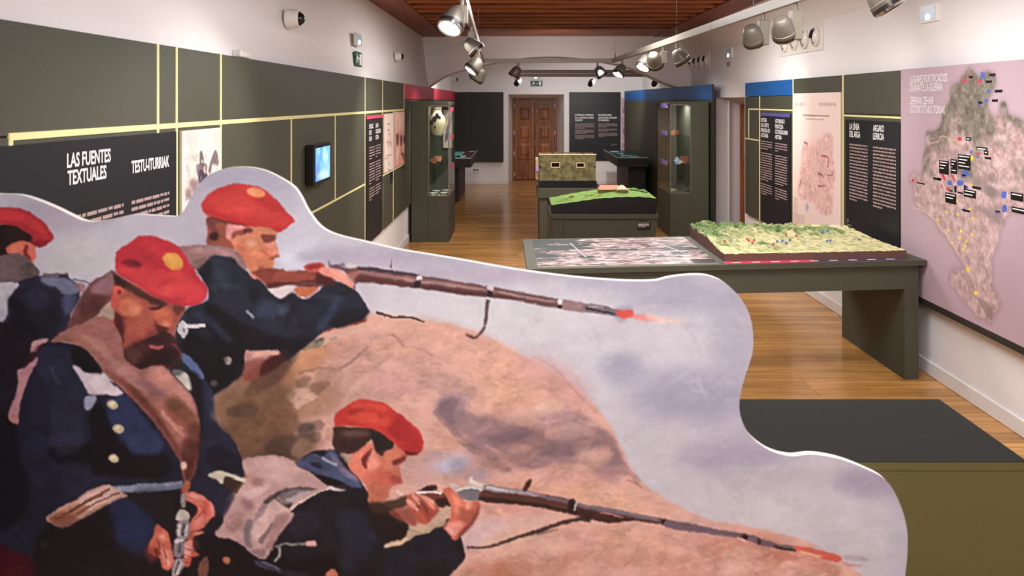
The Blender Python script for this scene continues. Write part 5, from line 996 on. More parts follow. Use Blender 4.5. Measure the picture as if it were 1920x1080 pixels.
y, z = at_right(1762, 38); em_light('emergency light glowing blue high on the right wall above the mauve map', (XR - .0, y, z - .0), (0, 1, 0), (-1, 0, 0), .22, .12)
y, z = at_right(1375, 108); em_light('emergency light glowing blue high between the two vent plates', (XR, y, z), (0, 1, 0), (-1, 0, 0), .33, .14)
em_light('emergency light glowing above the exit sign on the back wall', (xB(993), YB, zB(148)), (1, 0, 0), (0, -1, 0), .28, .08)
x0, z0 = xB(995), zB(161.5)
t = thing('exit_sign', 'green exit sign above the wooden double door', 'sign', (x0, YB, z0)); MB().bev(x0, x0 + .27, YB - .015, YB - .001, z0, z0 + .125, .002).build('plate', M_green, t)
b = MB(); running_man(b, lambda u, v: (x0 + .03 + u * .2, YB - .0165, z0 + .01 + v * .11)); b.raw([(x0 + .13, YB - .0165, z0 + .05), (x0 + .17, YB - .0165, z0 + .05), (x0 + .15, YB - .0165, z0 + .08)], [(0, 1, 2)]); b.box(x0 + .19, x0 + .24, YB - .0168, YB - .016, z0 + .02, z0 + .11); b.build('pictogram', M_white, t)
def dome(label, px, py, r, tilt=0):
    y, z = at_left(px, py); t = thing('security_camera', label, 'camera', (XL, y, z), None)
    MB().lathe((XL - .01, y, z), (XL + r * 1.1, y, z), [(0, r * 1.05), (.6, r), (.95, r * .9)], 20).build('housing', M_plastic, t, True)
    MB().ball((XL + r * 1.0, y + r * .1, z), r * .72, 14).build('dome', M_blk, t, True)
    MB().lathe((XL + r * .95, y, z), (XL + r * 1.2, y, z), [(0, r * .9), (1, r * .78)], 20, False).build('collar', M_plastic, t, True)
dome('larger white dome camera high on the left wall', 541, 35, .062); dome('small white dome camera above the red band end of the left wall', 743, 106, .055); dome('small dome camera beyond the arch on the far left wall', 849, 149, .07)
y, z = at_left(443, 108); tag(MB().bev(XL, XL + .05, y - .06, y + .08, z, z + .04, .006).build('wall_sensor', M_plastic), 'small white plastic box on top of the left cladding', 'sensor')
def vent(label, pxa, pxb, zb, zt):
    ya, yb = at_right(pxb, 0)[0], at_right(pxa, 0)[0]
    t = thing('air_vent', label, 'vent', (XR, ya, zb)); MB().bev(XR - .012, XR + .01, ya, yb, zb, zt, .003).build('plate', M_plastic, t)
    zc = (zb + zt) / 2; n_ = 4; r = min((yb - ya) / 9.4, (zt - zb) * .36)
    for i in range(n_):
        c = ya + (yb - ya) * (i + .55) / (n_ + .1)
        nz = MB().lathe((XR - .01, c, zc), (XR - .045, c, zc), [(0, r), (.6, r * 1.0), (1, r * .86), (.7, r * .8)], 22, False).build('nozzle', M_plastic, t, True)
        MB().ball((XR + .015, c, zc), r * .86, 18, (.75, 1, 1)).build('nozzle_ball', M_plastic, nz, True)
        MB().lathe((XR - .035, c + r * .42, zc + r * .25), (XR - .052, c + r * .52, zc + r * .3), [(0, r * .44), (1, r * .42)], 18).build('nozzle_opening', M_rim, nz, True)
vent('white vent plate with four round nozzles, nearer one high on the right wall', 1465, 1545, 2.39, 2.665)
vent('white vent plate with four round nozzles, farther one high on the right wall', 1294, 1331, 2.40, 2.665)
y, z = at_right(1291, 146); tag(MB().bev(XR - .01, XR, y, y + .17, z, z + .17, .002).build('fire_sign', M_red), 'small red sign high on the right wall near the arch', 'sign')
y, z = at_right(1369, 124); tag(MB().bev(XR - .03, XR, y, y + .06, z, z + .06, .004).build('wall_sensor', M_steel), 'small grey sensor under the emergency light on the right wall', 'sensor')
y, z = at_right(1279, 128); tag(MB().bev(XR - .08, XR, y, y + .3, z, z + .1, .01).build('junction_box', M_plastic), 'pale grey box on the right wall beside the red sign', 'box')
t = thing('wall_socket', 'white double socket on the back wall under the black panel', 'socket', (xB(886), YB, zB(324))); MB().bev(xB(886), xB(898), YB - .012, YB, zB(324), zB(314), .003).build('plate', M_plastic, t)
for q in (.28, .72):
    c = xB(886) + (xB(898) - xB(886)) * q; MB().cyl((c, YB - .011, zB(319)), (c, YB - .014, zB(319)), .024, n=14).build('outlet', M_rim, t)

# ------------------------------------------------------------------ track and spotlights
RZ = 2.5
def RXr(Y): return 1.38 + (10.86 - Y) * .033
def RXl(Y): return -.516 + (10.86 - Y) * .0303
tr = thing('lighting_track', 'pale grey suspended rail frame under the timber ceiling', 'lighting track', (.43, 10.86, RZ))
def rail(p0, p1, h=.03, w_=.02):
    p0, p1 = Vector(p0), Vector(p1); d = (p1 - p0).normalized(); s_ = Vector((-d.y, d.x, 0)) * w_; u = Vector((0, 0, h))
    v = [p + a * s_ + c * u for p in (p0, p1) for c in (-1, 1) for a in (-1, 1)]
    return MB().raw(v, [(0, 1, 3, 2), (4, 6, 7, 5), (0, 4, 5, 1), (2, 3, 7, 6), (0, 2, 6, 4), (1, 5, 7, 3)])
for fx in (RXr, RXl):
    for ya, yb in ((-2.5, 2.0), (2.0, 5.9), (5.9, 10.88)): rail((fx(ya + .004), ya + .004, RZ), (fx(yb - .004), yb - .004, RZ)).build('rail', M_rail, tr)
rail((RXl(10.86), 10.86, RZ), (RXr(10.86), 10.86, RZ)).build('rail', M_rail, tr)
for x, y in ((RXr(10.7), 10.7), (RXr(9.0), 9.0), (RXr(7.1), 7.1), (RXr(5.0), 5.0), (RXr(2), 2.), (RXl(10.7), 10.7), (RXl(8), 8.), (RXl(5), 5.), (RXl(2), 2.)):
    MB().cyl((x, y, RZ + .03), (x, y, ZC + .02), .0011, n=6).cyl((x, y, RZ + .03), (x, y, RZ + .1), .008, .005, 8).build('suspension_wire', M_rim, tr)
def spotlight(label, x, y, aim, lit=False, s=1.0, box=(.045, .045, .2), side=-1, style='cone', head=None, grp=None):
    z = RZ - .03
    t = thing('track_spotlight', label, 'spotlight', (x, y, z), grp)
    bz = z - .05 * s; bw_, bd, bh = [q * s for q in box]
    MB().cyl((x, y, z + .002), (x, y, bz), .014 * s, n=10).build('adapter', M_lamp, t)
    MB().bev(x - bw_, x + bw_, y - bd, y + bd, bz - bh, bz, .004).build('driver_box', M_lamp, t)
    a = Vector(aim).normalized()
    c = Vector(head) + Vector((x, y, bz - bh * .6)) if head else Vector((x + side * (bw_ + .06 * s), y, bz - bh * .62))
    R = .08 * s; Ln = .135 * s
    p0 = c - a * Ln * .5; p1 = c + a * Ln * .5
    if style == 'cone': prof = [(0, R * .42), (.06, R * .6), (.3, R * .8), (.62, R * .95), (.8, R * 1.0), (.82, R * 1.06), (1, R * 1.06)]
    else: prof = [(0, R * .5), (.1, R * .72), (.35, R * .92), (.8, R * .98), (1, R)]
    hd_ = MB().lathe(p0, p1, prof, 26, True).build('lamp_head', M_headm, t, True)
    MB().lathe(p1 - a * .004 * s, p1 + a * .018 * s, [(0, R * 1.09), (1, R * 1.09), (1, R * .9)], 26, False).build('rim', M_rim, hd_, True)
    MB().lathe(p1 + a * .018 * s, p1 + a * .03 * s, [(0, R * 1.05), (1, R * 1.0), (1, R * .86)], 26, False).build('front_ring', M_chrome, hd_, True)
    MB().lathe(p1 + a * .004 * s, p1 + a * .02 * s, [(0, R * .93), (1, R * .93)], 26).build('lens', M_lit if lit else M_lens, hd_, True)
    q = Vector((x, y, bz - bh * .6)); MB().cyl(q, c - a * .01, .016 * s, n=10).build('joint', M_lamp, t)
    return t
spotlight('nearest lit spotlight on the left rail, blazing white at the lens', RXl(4.1), 4.1, (-.32, -.62, -.9), True, .85, box=(.04, .04, .12), side=-1, head=(-.035, -.06, -.01))
spotlight('lit spotlight on the left rail seen from the side, second from the near end', RXl(5.6), 5.6, (.75, .1, -.65), True, .8, box=(.03, .03, .12), side=1, head=(0, -.02, -.05))
spotlight('lit spotlight at the far left corner of the rail frame', RXl(7.8), 7.8, (-.6, -.25, -.75), True, 1.0, box=(.02, .02, .08), side=1, head=(-.02, -.02, -.08))
spotlight('spotlight just behind the far left corner of the rail frame', RXl(8.8), 8.8, (-.5, .3, -.7), False, 1.1, box=(.02, .02, .08), side=1, head=(0, 0, -.12))
spotlight('spotlight on the left half of the cross rail', .0, 10.86, (-.45, .1, -.85), True, 1.0, box=(.018, .018, .05), side=-1, head=(-.03, 0, -.04))
spotlight('spotlight on the right half of the cross rail', 1.15, 10.86, (.5, .1, -.8), True, 1.0, box=(.018, .018, .05), side=1, head=(.03, 0, -.04))
spotlight('lit spotlight at the far right corner of the rail frame', RXr(10.1), 10.1, (-.45, -.3, -.8), True, 1.0, box=(.02, .02, .05), side=-1, head=(-.02, 0, -.05))
spotlight('lit spotlight on the right rail aimed down to the left', RXr(8.25), 8.25, (-.4, -.35, -.8), True, 1.0, box=(.022, .022, .1), side=-1, head=(-.06, 0, -.01))
spotlight('unlit spotlight on the right rail with its back to the viewer', RXr(7.65), 7.65, (.3, .75, -.55), False, 1.05, box=(.03, .03, .12), side=-1)
spotlight('spotlight hanging on a thin stem from the right rail, aimed right', RXr(7.08), 7.08, (.55, .1, -.8), False, .95, box=(.016, .016, .06), side=1, head=(.02, 0, -.05))
spotlight('spotlight with a square driver box, third from the near end of the right rail', RXr(4.82), 4.82, (.42, .5, -.75), False, .85, box=(.035, .035, .19), side=-1, head=(-.07, 0, .01))
spotlight('large spotlight with a square driver box in front of the near vent', RXr(4.3), 4.3, (.42, .5, -.75), False, .85, box=(.037, .037, .2), side=-1, head=(-.075, 0, .01))
spotlight('nearest spotlight on the right rail, cut by the top of the view', RXr(3.3), 3.3, (.5, -.2, -.85), False, .85, box=(.03, .03, .1), side=-1, head=(-.03, 0, .0))
tb = thing('wiring_trunk', 'grey horizontal wiring trunk in front of the back wall', 'trunking', (1.3, 14, 2.4)); MB().bev(.03, 2.7, 13.95, 14.07, 2.37, 2.5, .006).build('casing', mat('grey_trunk', (150, 138, 134), .6), tb); MB().box(.03, 2.7, 13.945, 13.951, 2.425, 2.435).build('light_line', M_white, tb)
def ball_lamp(label, x, y, z0, z1, side):
    t = thing('ball_spotlight', label, 'spotlight', (x, y, z0)); MB().cyl((x, y, z0), (x, y, z1), .012, n=8).build('stem', M_steel, t); MB().ball((x + side * .06, y, z1), .062, 16).build('lamp_head', M_steel, t, True)
    MB().lathe((x + side * .06 - .02, y - .03, z1 - .03), (x + side * .06 - .03, y - .06, z1 - .05), [(0, .055), (1, .05), (1, .03)], 18).build('rim', M_rim, t, True)
ball_lamp('round steel spotlight under the grey trunk near the middle', 1.43, 14.0, 2.37, 2.27, -1); ball_lamp('round steel spotlight under the right end of the grey trunk', 2.62, 14.0, 2.37, 2.27, -1); ball_lamp('small dark spotlight under the left end of the grey trunk', .0 + .05, 14.0, 2.37, 2.28, -1)
# ------------------------------------------------------------------ display cases
def shard(b, c, r, seed):
    rr = random.Random(seed); n = rr.choice([5, 6, 7]); cx, cy, cz = c; r = r * 1.35; tilt = rr.uniform(-.6, .6)
    top = []; bot = []
    for i in range(n):
        a = 2 * math.pi * i / n + rr.uniform(-.3, .3); q = r * rr.uniform(.6, 1.1)
        x, z = math.cos(a) * q, math.sin(a) * q * .7; y = .3 * x * x / r
        top.append((cx + x, cy + y + z * tilt - .006, cz + r * .7 + z)); bot.append((cx + x * .94, cy + y + z * tilt + .006, cz + r * .7 + z))
    return b.raw(top + bot, [tuple(range(n)), tuple(range(n, 2 * n))[::-1]] + [(i, i + n, (i + 1) % n + n, (i + 1) % n) for i in range(n)])
M_clay = mat('brown_clay', (150, 84, 56), .8, noise=.5, nscale=60); M_clayl = mat('orange_clay', (216, 150, 110), .75, noise=.3, nscale=60); M_bone = mat('bone_white', (222, 212, 190), .7, noise=.2, nscale=60)
M_darkfind = mat('dark_find', (52, 44, 40), .7, noise=.4, nscale=50); M_cream = mat('cream_glaze', (206, 188, 152), .4, noise=.08, nscale=30); M_bluew = mat('blue_white_glaze', (150, 170, 214), .3, noise=.4, nscale=60)
def case(label, xs0, xs1, gx0, gx1, y0, y1, gz0, gz1, top, gside):
    """cabinet: solid part xs0..xs1, glazed corner gx0..gx1 facing the viewer and the aisle"""
    xa, xb = min(xs0, gx0), max(xs1, gx1)
    t = thing('display_case', label, 'display case', ((xa + xb) / 2, (y0 + y1) / 2, 0))
    MB().bev(xs0, xs1, y0, y1, 0, top, .004).build('solid_side', M_olive, t)
    MB().bev(gx0, gx1, y0, y1, 0, gz0, .004).build('plinth_base', M_olive, t)
    MB().bev(gx0, gx1, y0, y1, gz1, top, .003).build('lid', M_olive, t)
    e = .012; ox = gx1 if gside > 0 else gx0; ix = gx0 if gside > 0 else gx1
    MB().box(min(ox, ox - gside * .02), max(ox, ox - gside * .02), y1 - .02, y1, gz0, gz1).build('back_post', M_olive, t)
    MB().box(gx0, gx1, y1 - .012, y1, gz0, gz1).build('back_board', M_olive, t)
    MB().box(gx0 + .002, gx1 - .002, y0 + .002, y0 + .008, gz0, gz1).build('front_glass', M_glass, t)
    MB().box(min(ox, ox - gside * .006), max(ox, ox - gside * .006), y0 + .009, y1 - .02, gz0, gz1).build('side_glass', M_glass, t)
    fr = MB()
    for z in (gz0, gz1 - .012): fr.box(gx0, gx1, y0 - .003, y0 + .004, z, z + .012)
    for x in (gx0, gx1 - .01): fr.box(x, x + .01, y0 - .003, y0 + .004, gz0, gz1)
    fr.build('glass_frame', M_steel, t)
    return t
# left case
LX0, LX1, LX2, LY0, LY1 = -1.45, -1.225, -.94, 10.11, 11.06
case('olive display case with a glazed corner standing against the left wall', LX0, LX1, LX1, LX2, LY0, LY1, .62, 1.85, 1.905, 1)
def shelf(x0, x1, y0, y1, z, label): return tag(MB().bev(x0, x1, y0, y1, z - .008, z, .002).build('glass_shelf', M_glass), label, 'shelf')
shelf(LX1 + .005, LX2 - .012, LY0 + .02, LY1 - .03, 1.44, 'upper glass shelf inside the left display case'); shelf(LX1 + .005, LX2 - .012, LY0 + .02, LY1 - .03, 1.05, 'lower glass shelf inside the left display case')
cx = LX1 + .09
jar = thing('broken_jar', 'cream jar with a dark brown stain on the top shelf of the left display case', 'jar', (cx, LY0 + .35, 1.44))
MB().lathe((cx, LY0 + .35, 1.441), (cx, LY0 + .35, 1.80), [(0, .07), (.15, .095), (.4, .122), (.6, .118), (.78, .075), (.9, .055), (1, .062)], 26).build('body', M_cream, jar, True)
b = MB()
for k, (a, z, r) in enumerate(((-1.8, 1.66, .05), (-1.5, 1.71, .04), (-2.1, 1.62, .04), (-1.2, 1.68, .03), (-1.7, 1.55, .018))):
    R = .114 + (.01 if z < 1.66 else -.004); b.ball((cx + math.cos(a) * R, LY0 + .35 + math.sin(a) * R, z), r, 10, (.7, .4, 1))
b.build('stain', M_darkfind, jar, True); MB().lathe((cx, LY0 + .35, 1.79), (cx, LY0 + .35, 1.825), [(0, .065), (1, .06), (1, .05)], 24, False).build('rim', M_darkfind, jar, True)
cd = thing('drawing_card', 'pink drawing card propped at the back of the left display case', 'card', (LX2 - .1, LY1 - .1, 1.25))
MB().bev(LX2 - .17, LX2 - .03, LY1 - .05, LY1 - .04, 1.22, 1.78, .001).build('card', mat('card_pink', (222, 190, 176), .7, noise=.1), cd)
MB().raw([(LX2 - .15, LY1 - .052, 1.3), (LX2 - .1, LY1 - .052, 1.34), (LX2 - .05, LY1 - .052, 1.62), (LX2 - .04, LY1 - .052, 1.72), (LX2 - .07, LY1 - .052, 1.66), (LX2 - .13, LY1 - .052, 1.5)], [(0, 1, 2, 3, 4, 5)]).build('drawing', mat('grey_ink', (120, 104, 116), .7), cd)
for k in range(3):
    z = (1.795, 1.40, .99)[k]
    tag(MB().box(LX2 + .0005, LX2 + .003, LY0 + .3, LY0 + .7, z - .03, z + .03).build('caption_tag', M_redl), ('top', 'middle', 'lowest')[k] + ' pink caption tag on the side glass of the left display case', 'label', 'pink tags on the left case glass')
for i, (x, y, r, m) in enumerate(((.05, .2, .05, M_clay), (.1, .25, .06, M_clayl), (.13, .35, .05, M_clay), (.18, .22, .028, M_darkfind), (.21, .3, .03, M_darkfind), (.06, .4, .05, M_clayl))):
    tag(shard(MB(), (LX1 + .01 + x, LY0 + y, 1.05), r, i).build('pottery_shard', m, None), ('large red-brown', 'large orange', 'red-brown rear', 'small black left', 'small black right', 'pale orange rear left')[i] + ' broken shard on the lower shelf of the left display case', 'shard', 'shards on the lower shelf of the left case')
for i, (x, y) in enumerate(((.06, .16), (.2, .2), (.07, .42), (.2, .5))):
    c = (LX1 + x, LY0 + y); tag(MB().lathe((c[0], c[1], .622), (c[0], c[1], .65), [(0, .035), (.4, .05), (1, .062), (1, .056), (.5, .045)], 24, True).build('white_dish', M_plastic, None, True), ('front left', 'front right', 'rear left', 'rear right')[i] + ' one of the four white dishes on the floor of the left display case', 'dish', 'white dishes in the left case')
for i in range(5): tag(shard(MB(), (LX1 + .05 + i * .045, LY0 + .05, .62), .016, 30 + i).build('bone_fragment', M_bone), ('leftmost', 'second from left', 'middle', 'fourth from left', 'rightmost')[i] + ' of five bone fragments at the front of the left display case', 'fragment', 'bone fragments in the left case')
# right case
QX0, QX1, QX2, QY0, QY1 = 2.12, 2.41, 2.66, 10.43, 11.4
case('olive display case with a glazed corner standing against the blue-topped partition', QX1, QX2, QX0, QX1, QY0, QY1, .62, 1.865, 1.905, -1)
shelf(QX0 + .012, QX1 - .005, QY0 + .02, QY1 - .03, 1.42, 'upper glass shelf inside the right display case'); shelf(QX0 + .012, QX1 - .005, QY0 + .02, QY1 - .03, 1.02, 'lower glass shelf inside the right display case')
for i, (x, z, r, m, l) in enumerate(((.03, 1.42, .05, M_clayl, 'upper'), (.09, 1.42, .045, M_clay, 'upper'), (.06, 1.42, .03, M_bone, 'upper'), (.02, 1.02, .035, M_clay, 'lower'), (.15, 1.02, .035, M_bone, 'lower'), (.22, 1.02, .07, M_clay, 'lower'), (.24, 1.02, .03, M_bone, 'lower'), (.19, .622, .05, M_darkfind, 'bottom'), (.24, .622, .06, M_darkfind, 'bottom'), (.04, .622, .03, M_bone, 'bottom'), (.09, .622, .025, M_clayl, 'bottom'))):
    tag(shard(MB(), (QX0 + .02 + x, QY0 + .1 + .05 * (i % 4), z), r, 60 + i).build('pottery_shard', m), ('large orange', 'red-brown', 'small bone-coloured', 'small red-brown', 'bone-coloured', 'large red-brown', 'small bone-coloured right', 'dark', 'larger dark', 'small bone-coloured', 'small orange')[i] + ' broken shard on the ' + l + (' level' if l == 'bottom' else ' glass shelf') + ' of the right display case', 'shard', 'shards on the ' + l + ' level of the right case')
tag(MB().lathe((QX0 + .13, QY0 + .15, 1.02), (QX0 + .13, QY0 + .15, 1.12), [(0, .03), (.4, .045), (.75, .03), (1, .022)], 18).build('glazed_cup', M_bluew, None, True), 'small blue and white cup on the lower shelf of the right display case', 'cup')
for k in range(3):
    z = (1.85, 1.455, 1.03)[k]
    tag(MB().box(QX0 - .003, QX0 - .0005, QY0 + .22, QY0 + .7, z - .035, z + .03).build('caption_tag', M_violet), ('top', 'middle', 'lowest')[k] + ' violet caption tag on the side glass of the right display case', 'label', 'violet tags on the right case glass')
# partition with the blue top behind the right case
def part_quad(x0, y0, x1, y1, z0, z1, th): return [(x0, y0, z0), (x1, y1, z0), (x1 + th, y1, z0), (x0 + th, y0, z0), (x0, y0, z1), (x1, y1, z1), (x1 + th, y1, z1), (x0 + th, y0, z1)]
BXF = [(0, 1, 2, 3), (4, 7, 6, 5), (0, 4, 5, 1), (1, 5, 6, 2), (2, 6, 7, 3), (3, 7, 4, 0)]
t = thing('partition_panel', 'tall olive partition with a blue top band behind the right display case', 'partition', (2.66, 12, 0))
f_ = lambda y: 2.70 - (y - 10.4) * .26 / 6.8
for y0, y1 in ((10.4, 12.6), (12.604, 17.2)):
    MB().raw(part_quad(f_(y0), y0, f_(y1), y1, 0, 1.93, .02), BXF).build('board', M_olive, t); MB().raw(part_quad(f_(y0), y0, f_(y1), y1, 1.932, 2.145, .02), BXF).build('blue_band', M_blue, t)
MB().box(f_(10.4) - .0, f_(10.4) + .022, 10.38, 10.40, 0, 2.145).build('end_board', M_dark, t)

# ------------------------------------------------------------------ cantilevered table vitrines
def vitrine(label, x0, x1, y0, y1, m_in, cards):
    t = thing('table_vitrine', label, 'display case', ((x0 + x1) / 2, y0, .66))
    b = MB().raw([(x0, y0, .68), (x1, y0, .68), (x1, y1, .68), (x0, y1, .68), (x0, y0, .845), (x1, y0, .845), (x1, y1, .845), (x0, y1, .845)], [(0, 3, 2, 1), (0, 1, 5, 4), (1, 2, 6, 5), (2, 3, 7, 6), (3, 0, 4, 7), (4, 5, 6, 7)]).build('box', M_dark, t)
    e = .03; MB().box(x0 + e, x1 - e, y0 + e, y1 - e, .846, .848).build('lining', m_in, t)
    MB().box(x0, x1, y0, y1, .856, .86).build('glass_top', M_arglass, t)
    fr = MB().box(x0, x1, y0 - .004, y0 + .004, .846, .862)
    ax = x1 if x1 < 0 else x0; fr.box(ax - .004, ax + .004, y0, y1, .846, .862); fr.build('glass_edge', mat('glass_edge_glow', (190, 214, 226), .2), t)
    MB().bev(x0 + (0 if x0 < 0 else .25), x1 - (.25 if x0 < 0 else 0), y0 + .3, y1 - .3, 0, .68, .004).build('support', M_dark, t)
    for i, (a, c, wd, dp, mm) in enumerate(cards): MB().box(a, a + wd, c, c + dp, .849, .851).build('card', mm, t)
    return t
M_teal = mat('teal_card', (120, 206, 200), .5); M_pale = mat('pale_card', (214, 214, 236), .5); M_maroon = mat('maroon_lining', (96, 34, 58), .6); M_dteal = mat('dark_teal_lining', (34, 52, 50), .5)
vitrine('dark table vitrine with a maroon lining on the left wall beyond the display case', XL + .05, -.885, 13.87, 16.2, M_maroon, [(-1.42, 14.2, .3, 1.5, M_teal), (-1.2, 14.1, .18, .5, M_pale), (-1.05, 15.7, .12, .25, M_pale), (-1.3, 14.15, .1, .3, M_teal)])
vitrine('dark table vitrine with a teal lining beside the blue-topped partition', 1.86, 2.44, 14.0, 16.3, M_dteal, [(1.95, 15.6, .16, .35, M_pale), (2.0, 15.0, .12, .3, M_teal), (2.02, 14.4, .2, .35, M_teal), (2.12, 14.2, .18, .25, M_pale)])

# ------------------------------------------------------------------ plinth tables with models
def plinth(label, x0, x1, y0, y1, zt, th, inset):
    t = thing('plinth_table', label, 'table', ((x0 + x1) / 2, (y0 + y1) / 2, 0))
    MB().bev(x0, x1, y0, y1, zt - th, zt, .004).build('top', M_olive, t)
    MB().bev(x0 + .02, x0 + .02 + .1, y0 + .03, y1 - .03, 0, zt - th, .003).build('side_panel', M_olive, t); MB().bev(x1 - .12, x1 - .02, y0 + .03, y1 - .03, 0, zt - th, .003).build('side_panel', M_olive, t)
    MB().bev(x0 + .12, x1 - .12, y0 + inset, y1 - inset, 0, zt - th, .003).build('core', M_olive, t)
    return t
plinth('olive plinth table carrying the stone fort wall model, farther from the viewer', .235, 1.02, 9.07, 9.72, .85, .12, .12)
fp = plinth('olive plinth table carrying the green hill model, nearer to the viewer', .30, 1.31, 6.98, 7.6, .85, .046, .035)
PXc = .30 + .01
lbp = MB().box(1.12, 1.24, 7.008, 7.0145, .695, .775).build('caption_plate', M_black, fp)
words([(1.125, .765, .1, .012, [4])], lambda u, v: (u, 7.0075, v), 'caption_text', M_white, fp, 9)
# stone fort model
ft = thing('fort_model', 'model of a mossy stone fort wall with small embrasures on a black base', 'model', (.6, 9.3, .85))
MB().bev(.25, .955, 9.1, 9.62, .85, .938, .002).build('model_base', M_blk, ft)
M_stone = mat('mossy_stone', (100, 94, 58), .9, noise=.55, nscale=22, bump=1, bscale=160); M_cap = mat('pale_stone_cap', (214, 190, 150), .85, noise=.15, nscale=90)
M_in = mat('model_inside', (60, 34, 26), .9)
def hgt(x): return 1.252 - .004 * ((x - .6) / .35) ** 2
holes = [(.405, .5, 1.105, 1.155), (.715, .8, 1.105, 1.15)]
fw = MB(); xs_ = [.257, .405, .5, .715, .8, .945]
for a, b_ in zip(xs_[:-1], xs_[1:]):
    hole = [h for h in holes if abs(h[0] - a) < 1e-6]
    if hole: fw.box(a, b_, 9.115, 9.16, .938, hole[0][2]).box(a, b_, 9.115, 9.16, hole[0][3], 1.25)
    else: fw.box(a, b_, 9.115, 9.16, .938, 1.25)
fw.box(.257, .3, 9.16, 9.6, .938, 1.25).box(.9, .945, 9.16, 9.6, .938, 1.25).box(.257, .945, 9.56, 9.6, .938, 1.25); fw.build('fort_walls', M_stone, ft)
MB().box(.3, .9, 9.16, 9.56, .94, 1.02).build('inner_floor', M_in, ft)
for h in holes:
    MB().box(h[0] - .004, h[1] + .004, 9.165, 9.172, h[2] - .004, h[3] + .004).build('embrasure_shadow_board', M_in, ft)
    b = MB(); e = .008
    b.box(h[0] - e, h[1] + e, 9.108, 9.118, h[3], h[3] + e).box(h[0] - e, h[1] + e, 9.108, 9.118, h[2] - e, h[2]).box(h[0] - e, h[0], 9.108, 9.118, h[2], h[3]).box(h[1], h[1] + e, 9.108, 9.118, h[2], h[3]); b.build('embrasure_frame', M_cap, ft)
for x in (.262, .92): MB().box(x, x + .022, 9.108, 9.118, 1.1, 1.12).build('small_embrasure', M_in, ft)
r = random.Random(2); x = .252; b = MB()
while x < .945:
    w_ = r.uniform(.012, .02); b.bev(x, min(x + w_ - .001, .952), 9.105, 9.17, 1.248, 1.262 + r.uniform(-.003, .004), .003); x += w_
cs = b.build('coping_stones', M_cap, ft); cs['kind'] = 'stuff'
MB().bev(.215, .252, 9.2, 9.5, .938, 1.2, .006).build('buttress', M_cap, ft); MB().bev(.21, .25, 9.12, 9.2, 1.05, 1.1, .004).build('small_turret', M_violet, ft)
# green hill model
hm = thing('hill_model', 'model of a green hill with a small red-roofed fort on a black base', 'model', (.8, 7.3, .85))
HX0, HX1, HY0, HY1 = .31, 1.295, 6.995, 7.58
def hz(x, y):
    u = (x - HX0) / (HX1 - HX0); v = (y - HY0) / (HY1 - HY0)
    fr = np.interp(u, [0, .2, .45, .65, .85, 1], [.083, .11, .146, .158, .16, .146]); bk = np.interp(u, [0, .2, .42, .6, .85, 1], [.075, .115, .15, .17, .175, .15])
    h = fr * (1 - v) + bk * v
    h += .03 * math.exp(-((u - .62) / .2) ** 2 - ((v - .6) / .25) ** 2) + .022 * math.exp(-((u - .16) / .1) ** 2 - ((v - .35) / .12) ** 2)
    return .85 + h + .002 * math.sin(x * 60) * math.sin(y * 50)
nx, ny = 70, 44; v = []; f = []
for j in range(ny):
    for i in range(nx): x = HX0 + (HX1 - HX0) * i / (nx - 1); y = HY0 + (HY1 - HY0) * j / (ny - 1); v.append((x, y, hz(x, y)))
for j in range(ny - 1):
    for i in range(nx - 1): f.append((j * nx + i, j * nx + i + 1, (j + 1) * nx + i + 1, (j + 1) * nx + i))
M_grass = mat('model_grass', (88, 118, 42), .9, noise=.25, nscale=18, bump=.6, bscale=300)
MB().raw(v, f).build('grass_hill', M_grass, hm, True)
sk = MB()
for i in range(nx - 1):
    for j in (0, ny - 1): a, b_ = v[j * nx + i], v[j * nx + i + 1]; sk.quad((a[0], a[1], .85), (b_[0], b_[1], .85), b_, a)
for j in range(ny - 1):
    for i in (0, nx - 1): a, b_ = v[j * nx + i], v[(j + 1) * nx + i]; sk.quad((a[0], a[1], .85), (b_[0], b_[1], .85), b_, a)
sk.box(HX0, HX1, HY0, HY1, .85, .852); sk.build('model_base', M_blk, hm)
M_mud = mat('model_earth', (104, 100, 50), .9, noise=.3, nscale=60); M_roof = mat('model_red_roof', (206, 108, 86), .8, noise=.15, nscale=200); M_modst = mat('model_pale_stone', (190, 166, 138), .8, noise=.1, nscale=200); M_bush = mat('model_bush', (84, 110, 50), .9, noise=.4, nscale=80)
def at_h(px, Y): x = (px - VX) * Y / FPX; return x, Y, hz(x, Y)
x0, _, z_ = at_h(1124, 7.3); x1 = at_h(1160, 7.3)[0]
MB().bev(x0 - .01, x1 + .01, 7.24, 7.36, z_ - .03, z_ + .03, .004).build('barracks', M_mud, hm)
MB().raw([(x0 - .014, 7.235, z_ + .028), (x1, 7.235, z_ + .028), (x1, 7.37, z_ + .028), (x0 - .014, 7.37, z_ + .028), (x0 + .004, 7.30, z_ + .066), (x1 - .004, 7.30, z_ + .066)], [(0, 1, 5, 4), (2, 3, 4, 5), (1, 2, 5), (3, 0, 4)]).build('red_roof', M_roof, hm)
cx, _, z_ = at_h(1165, 7.25)
MB().lathe((cx, 7.25, z_ - .02), (cx, 7.25, z_ + .022), [(0, .075), (1, .062)], 22).build('round_bastion', M_mud, hm, True)
MB().raw([(cx - .05, 7.19, z_ + .02), (cx + .06, 7.19, z_ + .02), (cx + .06, 7.31, z_ + .02), (cx - .05, 7.31, z_ + .02), (cx - .012, 7.25, z_ + .062), (cx + .02, 7.25, z_ + .06)], [(0, 1, 5, 4), (2, 3, 4, 5), (1, 2, 5), (3, 0, 4)]).build('pale_roof', M_modst, hm)
